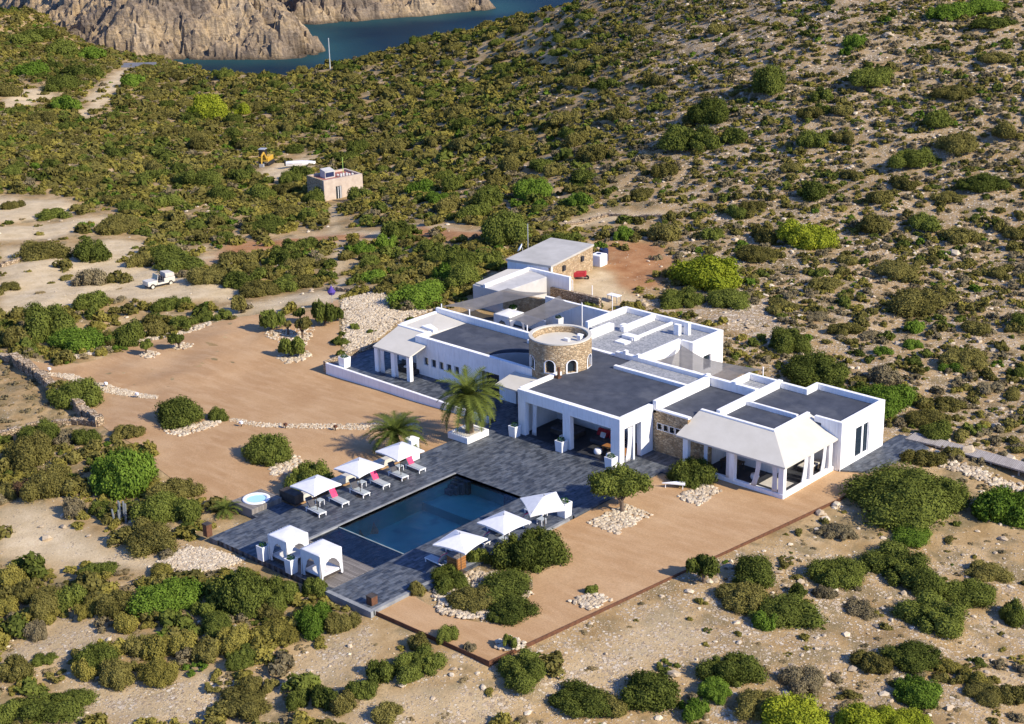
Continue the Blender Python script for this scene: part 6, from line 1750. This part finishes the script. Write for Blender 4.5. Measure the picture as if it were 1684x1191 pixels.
bed(gpoly([(452, 590), (465, 583), (500, 578), (516, 587), (495, 598), (470, 600)]), 240, .16, 'white stones round the front little tree of the stone island', 8)
bed(gpoly([(430, 548), (460, 545), (520, 540), (512, 560), (500, 578), (470, 568), (440, 560)]), 300, .14, 'pale stones under the little trees of the stone island', 9)
bed(gpoly([(228, 586), (245, 578), (264, 584), (255, 591), (238, 592)]), 110, .14, 'stone ring round the smaller little tree of the yard', 10)
bed(gpoly([(275, 572), (300, 565), (322, 569), (305, 577), (285, 578)]), 120, .14, 'stone ring round the larger little tree of the yard', 11)
bed(gpoly([(60, 612), (120, 618), (165, 632), (230, 648), (262, 652), (258, 660), (215, 655), (150, 642), (90, 622)]), 1900, .085, 'flat band of white stones at the left of the gravel yard', 12)
bed(gpoly([(380, 690), (430, 697), (480, 699), (560, 698), (640, 697), (690, 696), (690, 706), (600, 709), (500, 709), (420, 704), (378, 697)]), 3200, .085, 'flat band of white stones leading to the palms', 13)
bed(gpoly(RUBBLE[0]), 5200, .13, 'pale rubble slope left of the villa', 14)
bed(gpoly(RUBBLE[1]), 2200, .125, 'pale rubble beside the left corner of the terrace', 15)
bed(gpoly([(95, 590), (180, 570), (240, 556), (300, 546), (345, 530), (350, 536), (300, 553), (240, 563), (180, 580), (110, 598)]), 700, .16, 'stone border under the hedge of the gravel yard', 16)
bed(gpoly([(1480, 730), (1520, 738), (1600, 770), (1684, 800), (1684, 815), (1600, 790), (1540, 770), (1500, 750)]), 420, .18, 'pale stones along the boardwalk', 17)

# general scatter of loose stones and shrubs over the view wedge
BUILT = [[(-16.5, -30), (3, -30), (13, -29.3), (17.2, 6), (17.6, 19.8), (34, 18.5), (34, 21.2), (14, 21.2), (8, 17.5), (-5.5, 24), (-28, 24.5), (-29, 31), (-33, 43), (-43, 42), (-42, 29), (-38.5, 22), (-33, 12), (-37.5, 10), (-37.3, .5), (-18.5, -21), (-18.5, -25)]] + [W_GR]


def wedge(spacing, dmin=70, dmax=430):
    u = np.arange(dmin, dmax, spacing); pts = []
    for uu in u:
        half = uu * .345 + 14; vv = np.arange(-half, half, spacing); pts.append(np.stack([np.full(len(vv), uu), vv], 1))
    p = np.concatenate(pts); p = p + RNG.uniform(-.5, .5, p.shape) * spacing
    x = CAM[0] + p[:, 0] * _f2[0] + p[:, 1] * _r2[0]; y = CAM[1] + p[:, 0] * _f2[1] + p[:, 1] * _r2[1]
    z = ground(x, y); ok = z > SEA + .8
    for b2 in BUILT: ok &= ~inpoly(x, y, b2)
    return x[ok], y[ok], z[ok], p[ok, 0]


hutp = np.array([hz_[0], hz_[1]])
x, y, z, D = wedge(.66, 72, 340)
px, py, _ = project(np.stack([x, y, z], 1)); s0, r0, k0 = zone(px, py)
pr = np.clip(k0 * .85 * (.2 + 2.0 * (fbm(x / 6, y / 6, 3, 31) - .3)), 0, .9); pr = np.where(s0 > 0, .05, pr); pr = np.where((px < 760) & (py < 480), pr * .25, pr)
for p in DRYFIELD: pr = np.where(inpoly(px, py, p), .012, pr)
keep = (RNG.random(len(x)) < pr) & (np.hypot(x - hutp[0] - 1, y - hutp[1] - 2) > 4)
x, y, z = x[keep], y[keep], z[keep]; n = len(x)
sz = .07 + .26 * RNG.random(n) ** 4.0 + np.where(RNG.random(n) < .008, .3, 0)
o = stones('loose_stones', x, y, z + sz * .15, sz, 77, .6); tag(o, 'pale loose stones strewn over the stony slopes', 'stones', None, 'stuff')
# a few boulders that stand out
for i, (px_, py_, r_) in enumerate(((1125, 418, .7), (1590, 745, .9), (1640, 705, .8), (1375, 835, .6), (1348, 850, .5), (1460, 60, .9), (1310, 25, .9), (1660, 760, .7))):
    X_, Y_, Z_ = g1(px_, py_)
    lb = ['upright grey boulder above the big lime bush', 'pale boulder just above the boardwalk', 'pale boulder on the slope above the boardwalk end', 'white boulder at the gravel court edging', 'small white boulder below the gravel edging', 'grey ledge of rock near the top of the hillside', 'pale ledge of rock at the top edge of the hillside', 'pale boulder right above the boardwalk at the photo edge'][i]
    o = stones('boulder', np.array([0., .5, -.45, .1, -.1]) * r_, np.array([0., .3, .2, -.5, .5]) * r_, np.array([.1, 0, .02, 0, .05]), np.array([.8, .5, .55, .4, .5]) * r_, 500 + i, .6); o.location = (X_, Y_, Z_); tag(o, lb, 'boulder', 'pale boulders standing out on the slopes')

x, y, z, D = wedge(6.5, 165, 420); px, py, _ = project(np.stack([x, y, z], 1)); s0 = zone(px, py)[0]; r_ = 1.2 + 1.3 * RNG.random(len(x))
for j in range(len(x)):
    if s0[j] > 0 or py[j] > 470 or px[j] > 1000 or py[j] < 15 or px[j] < -40 or RNG.random() > .62: continue
    if any(zone(np.array([px[j] + a]), np.array([py[j] + b2]))[0][0] > .5 for a, b2 in ((14, 0), (-14, 0), (0, 10), (0, -10))): continue
    if polydist(px[j:j + 1], py[j:j + 1], PATHS[0][0], False)[0] < 32 or math.hypot(x[j] - hutp[0] - 1, y[j] - hutp[1] - 3) < 9: continue
    if min(math.hypot(x[j] - q[0], y[j] - q[1]) - q[2] for q in PLACED) < r_[j] * .6: continue
    k_ = 'd' if RNG.random() < .55 else 'o'; zn_ = zone_name(px[j], py[j])
    place_shrub(x[j], y[j], z[j], r_[j], r_[j] * RNG.uniform(.6, .9), k_, f'{KN[k_][1]} round crowned shrub {zn_}', f'{KN[k_][1]} round crowned shrubs {zn_}', j, 50)
PL = np.array(PLACED)
x, y, z, D = wedge(1.0, 68, 496)
px, py, _ = project(np.stack([x, y, z], 1)); s0, r0, k0 = zone(px, py)
n1_ = fbm(x / 11, y / 11, 4, 44); n2_ = fbm(x / 3.5, y / 3.5, 3, 45)
right = np.clip((px - 860) / 240, 0, 1); low = np.clip((py - 880) / 60, 0, 1)
dm = .58 * (1 - right) + 1.0 * right                                     # maquis on the left, sparse on the right
dm = np.where(py > 760, np.where(px < 560, .50, .52), dm); dm = np.where((py > 1085) & (px > 1090), .7, dm); dm = np.where((py > 1120) & (px > 540) & (px <= 1090), .42, dm)
dm = dm * np.clip(.44 + 1.9 * (n1_ - .25), .12, 1.15)
THICK = [(-40, 940), (170, 925), (250, 945), (380, 935), (560, 960), (600, 1040), (430, 1105), (250, 1125), (215, 1060), (180, 1028), (110, 1018), (60, 1034), (-40, 1085)]
dm = np.where(inpoly(px, py, THICK), .85, dm)
for ox, oy in ((0, 0), (9, 4), (-9, 4), (0, 9), (0, -5)):
    s1_ = zone(px + ox, py + oy)[0]; dm = np.where(s1_ > .6, np.minimum(dm, .03), dm)
dm = np.where(s0 > 0, np.minimum(dm, .08), dm)
dm = np.where(polydist(px, py, PATHS[0][0], False) < 13, dm * .06, dm); dm = np.where((polydist(px, py - 3, PATHS[1][0], False) < 11), dm * .15, dm); dm = np.where(r0 > 0, .06, dm)
for p in RUBBLE: dm = np.where(inpoly(px, py, p), .02, dm)
for p in DRYFIELD: dm = np.where(inpoly(px, py, p), .75, dm)
keep = RNG.random(len(x)) < dm
keep &= np.hypot(x - hutp[0] - 2, y - hutp[1] - 2.5) > 4.2
for lo in range(0, len(PL), 60):
    q = PL[lo:lo + 60]; dq = np.hypot(x[:, None] - q[None, :, 0], y[:, None] - q[None, :, 1]) - q[None, :, 2] * .75
    keep &= (dq.min(1) > 0)
x, y, z, D, px, py, n1_, n2_ = [a[keep] for a in (x, y, z, D, px, py, n1_, n2_)]
n = len(x); right = np.clip((px - 820) / 260, 0, 1); rnd = RNG.random(n)
kind = np.full(n, 'y', dtype='<U1')
pd = .10 + .75 * np.clip((n2_ - .52) * 4, 0, 1); pgry = .09 + .25 * right; pb = .04
kind = np.where(rnd < pd, np.where(RNG.random(n) < .5, 'd', 'o'), np.where(rnd < pd + pgry, 'g', np.where(rnd < pd + pgry + pb, 'b', np.where(RNG.random(n) < .35, 'o', 'y'))))
straw = np.where((py > 760) & (px > 560), .62, np.where((py > 760), .25, .18 * right + .05)); kind = np.where(RNG.random(n) < straw, 's', kind)
dryf = np.zeros(n, bool)
for p in DRYFIELD: dryf |= inpoly(px, py, p)
kind = np.where(dryf & (RNG.random(n) < .35), 'g', np.where(dryf, 's', kind))
rad = np.where((kind == 'd') | (kind == 'o'), .6 + 1.5 * RNG.random(n) ** 1.8, .55 + 1.0 * RNG.random(n) ** 1.2) * (1 - .36 * right)
rad = np.where((py > 760) & (px > 560) & (py < 1085), rad * .62, rad); rad = np.where(dryf, rad * .42, rad); rad = np.where((kind == 's') & ~dryf, rad * .62, rad)
LOD = [[shrub_arrays(900 + i, 9, c, l, .75, False, .55) for i in range(6)] for c, l in ((520, .115), (200, .185), (85, .27))]
lod = np.where((D < 130) | ((D < 190) & (rad > 1.0)), 0, np.where(D < 235, 1, 2)); var = RNG.integers(0, 6, n)
VV, CC = [], []
pal = {k_: (np.array(LEAFC[k_][0]), np.array(LEAFC[k_][1])) for k_ in LEAFC}
for L_ in range(3):
    for v_ in range(6):
        m_ = np.where((lod == L_) & (var == v_))[0]
        if not len(m_): continue
        q, t = LOD[L_][v_]; a = RNG.random(len(m_)) * 6.28; c, s_ = np.cos(a)[:, None, None], np.sin(a)[:, None, None]
        hh = rad[m_] * RNG.uniform(.6, 1.05, len(m_)) * np.where(kind[m_] == 's', .55, 1.0)
        X = (q[None, ..., 0] * c - q[None, ..., 1] * s_) * rad[m_][:, None, None] + x[m_][:, None, None]
        Y = (q[None, ..., 0] * s_ + q[None, ..., 1] * c) * rad[m_][:, None, None] + y[m_][:, None, None]
        Z = q[None, ..., 2] * hh[:, None, None] + z[m_][:, None, None] - .04
        VV.append(np.stack([X, Y, Z], -1).reshape(-1, 4, 3))
        c1 = np.stack([pal[kind[j]][0] for j in m_]); c2 = np.stack([pal[kind[j]][1] for j in m_])
        f = np.clip((t[None, :] - .5) * (.62, .5, .38)[L_] + .5 + (RNG.random((len(m_), 1)) - .5) * .34 + (n1_[m_, None] - .5) * .5, 0, 1)[..., None]
        CC.append((c1[:, None] * (1 - f) + c2[:, None] * f).reshape(-1, 3))
VV = np.concatenate(VV); CC = np.concatenate(CC)
me = np_mesh('scrub', VV.reshape(-1, 3), np.arange(len(VV) * 4).reshape(-1, 4), M['scrub'], ('col', np.concatenate([CC, np.ones((len(CC), 1))], 1)))
o = bpy.data.objects.new('scrub', me); COL.objects.link(o); tag(o, 'low mixed maquis scrub covering the hillsides', 'scrub', None, 'stuff')
print('scrub plants', n, 'leaves', len(VV), 'stones ok; hand shrubs', len(HS))
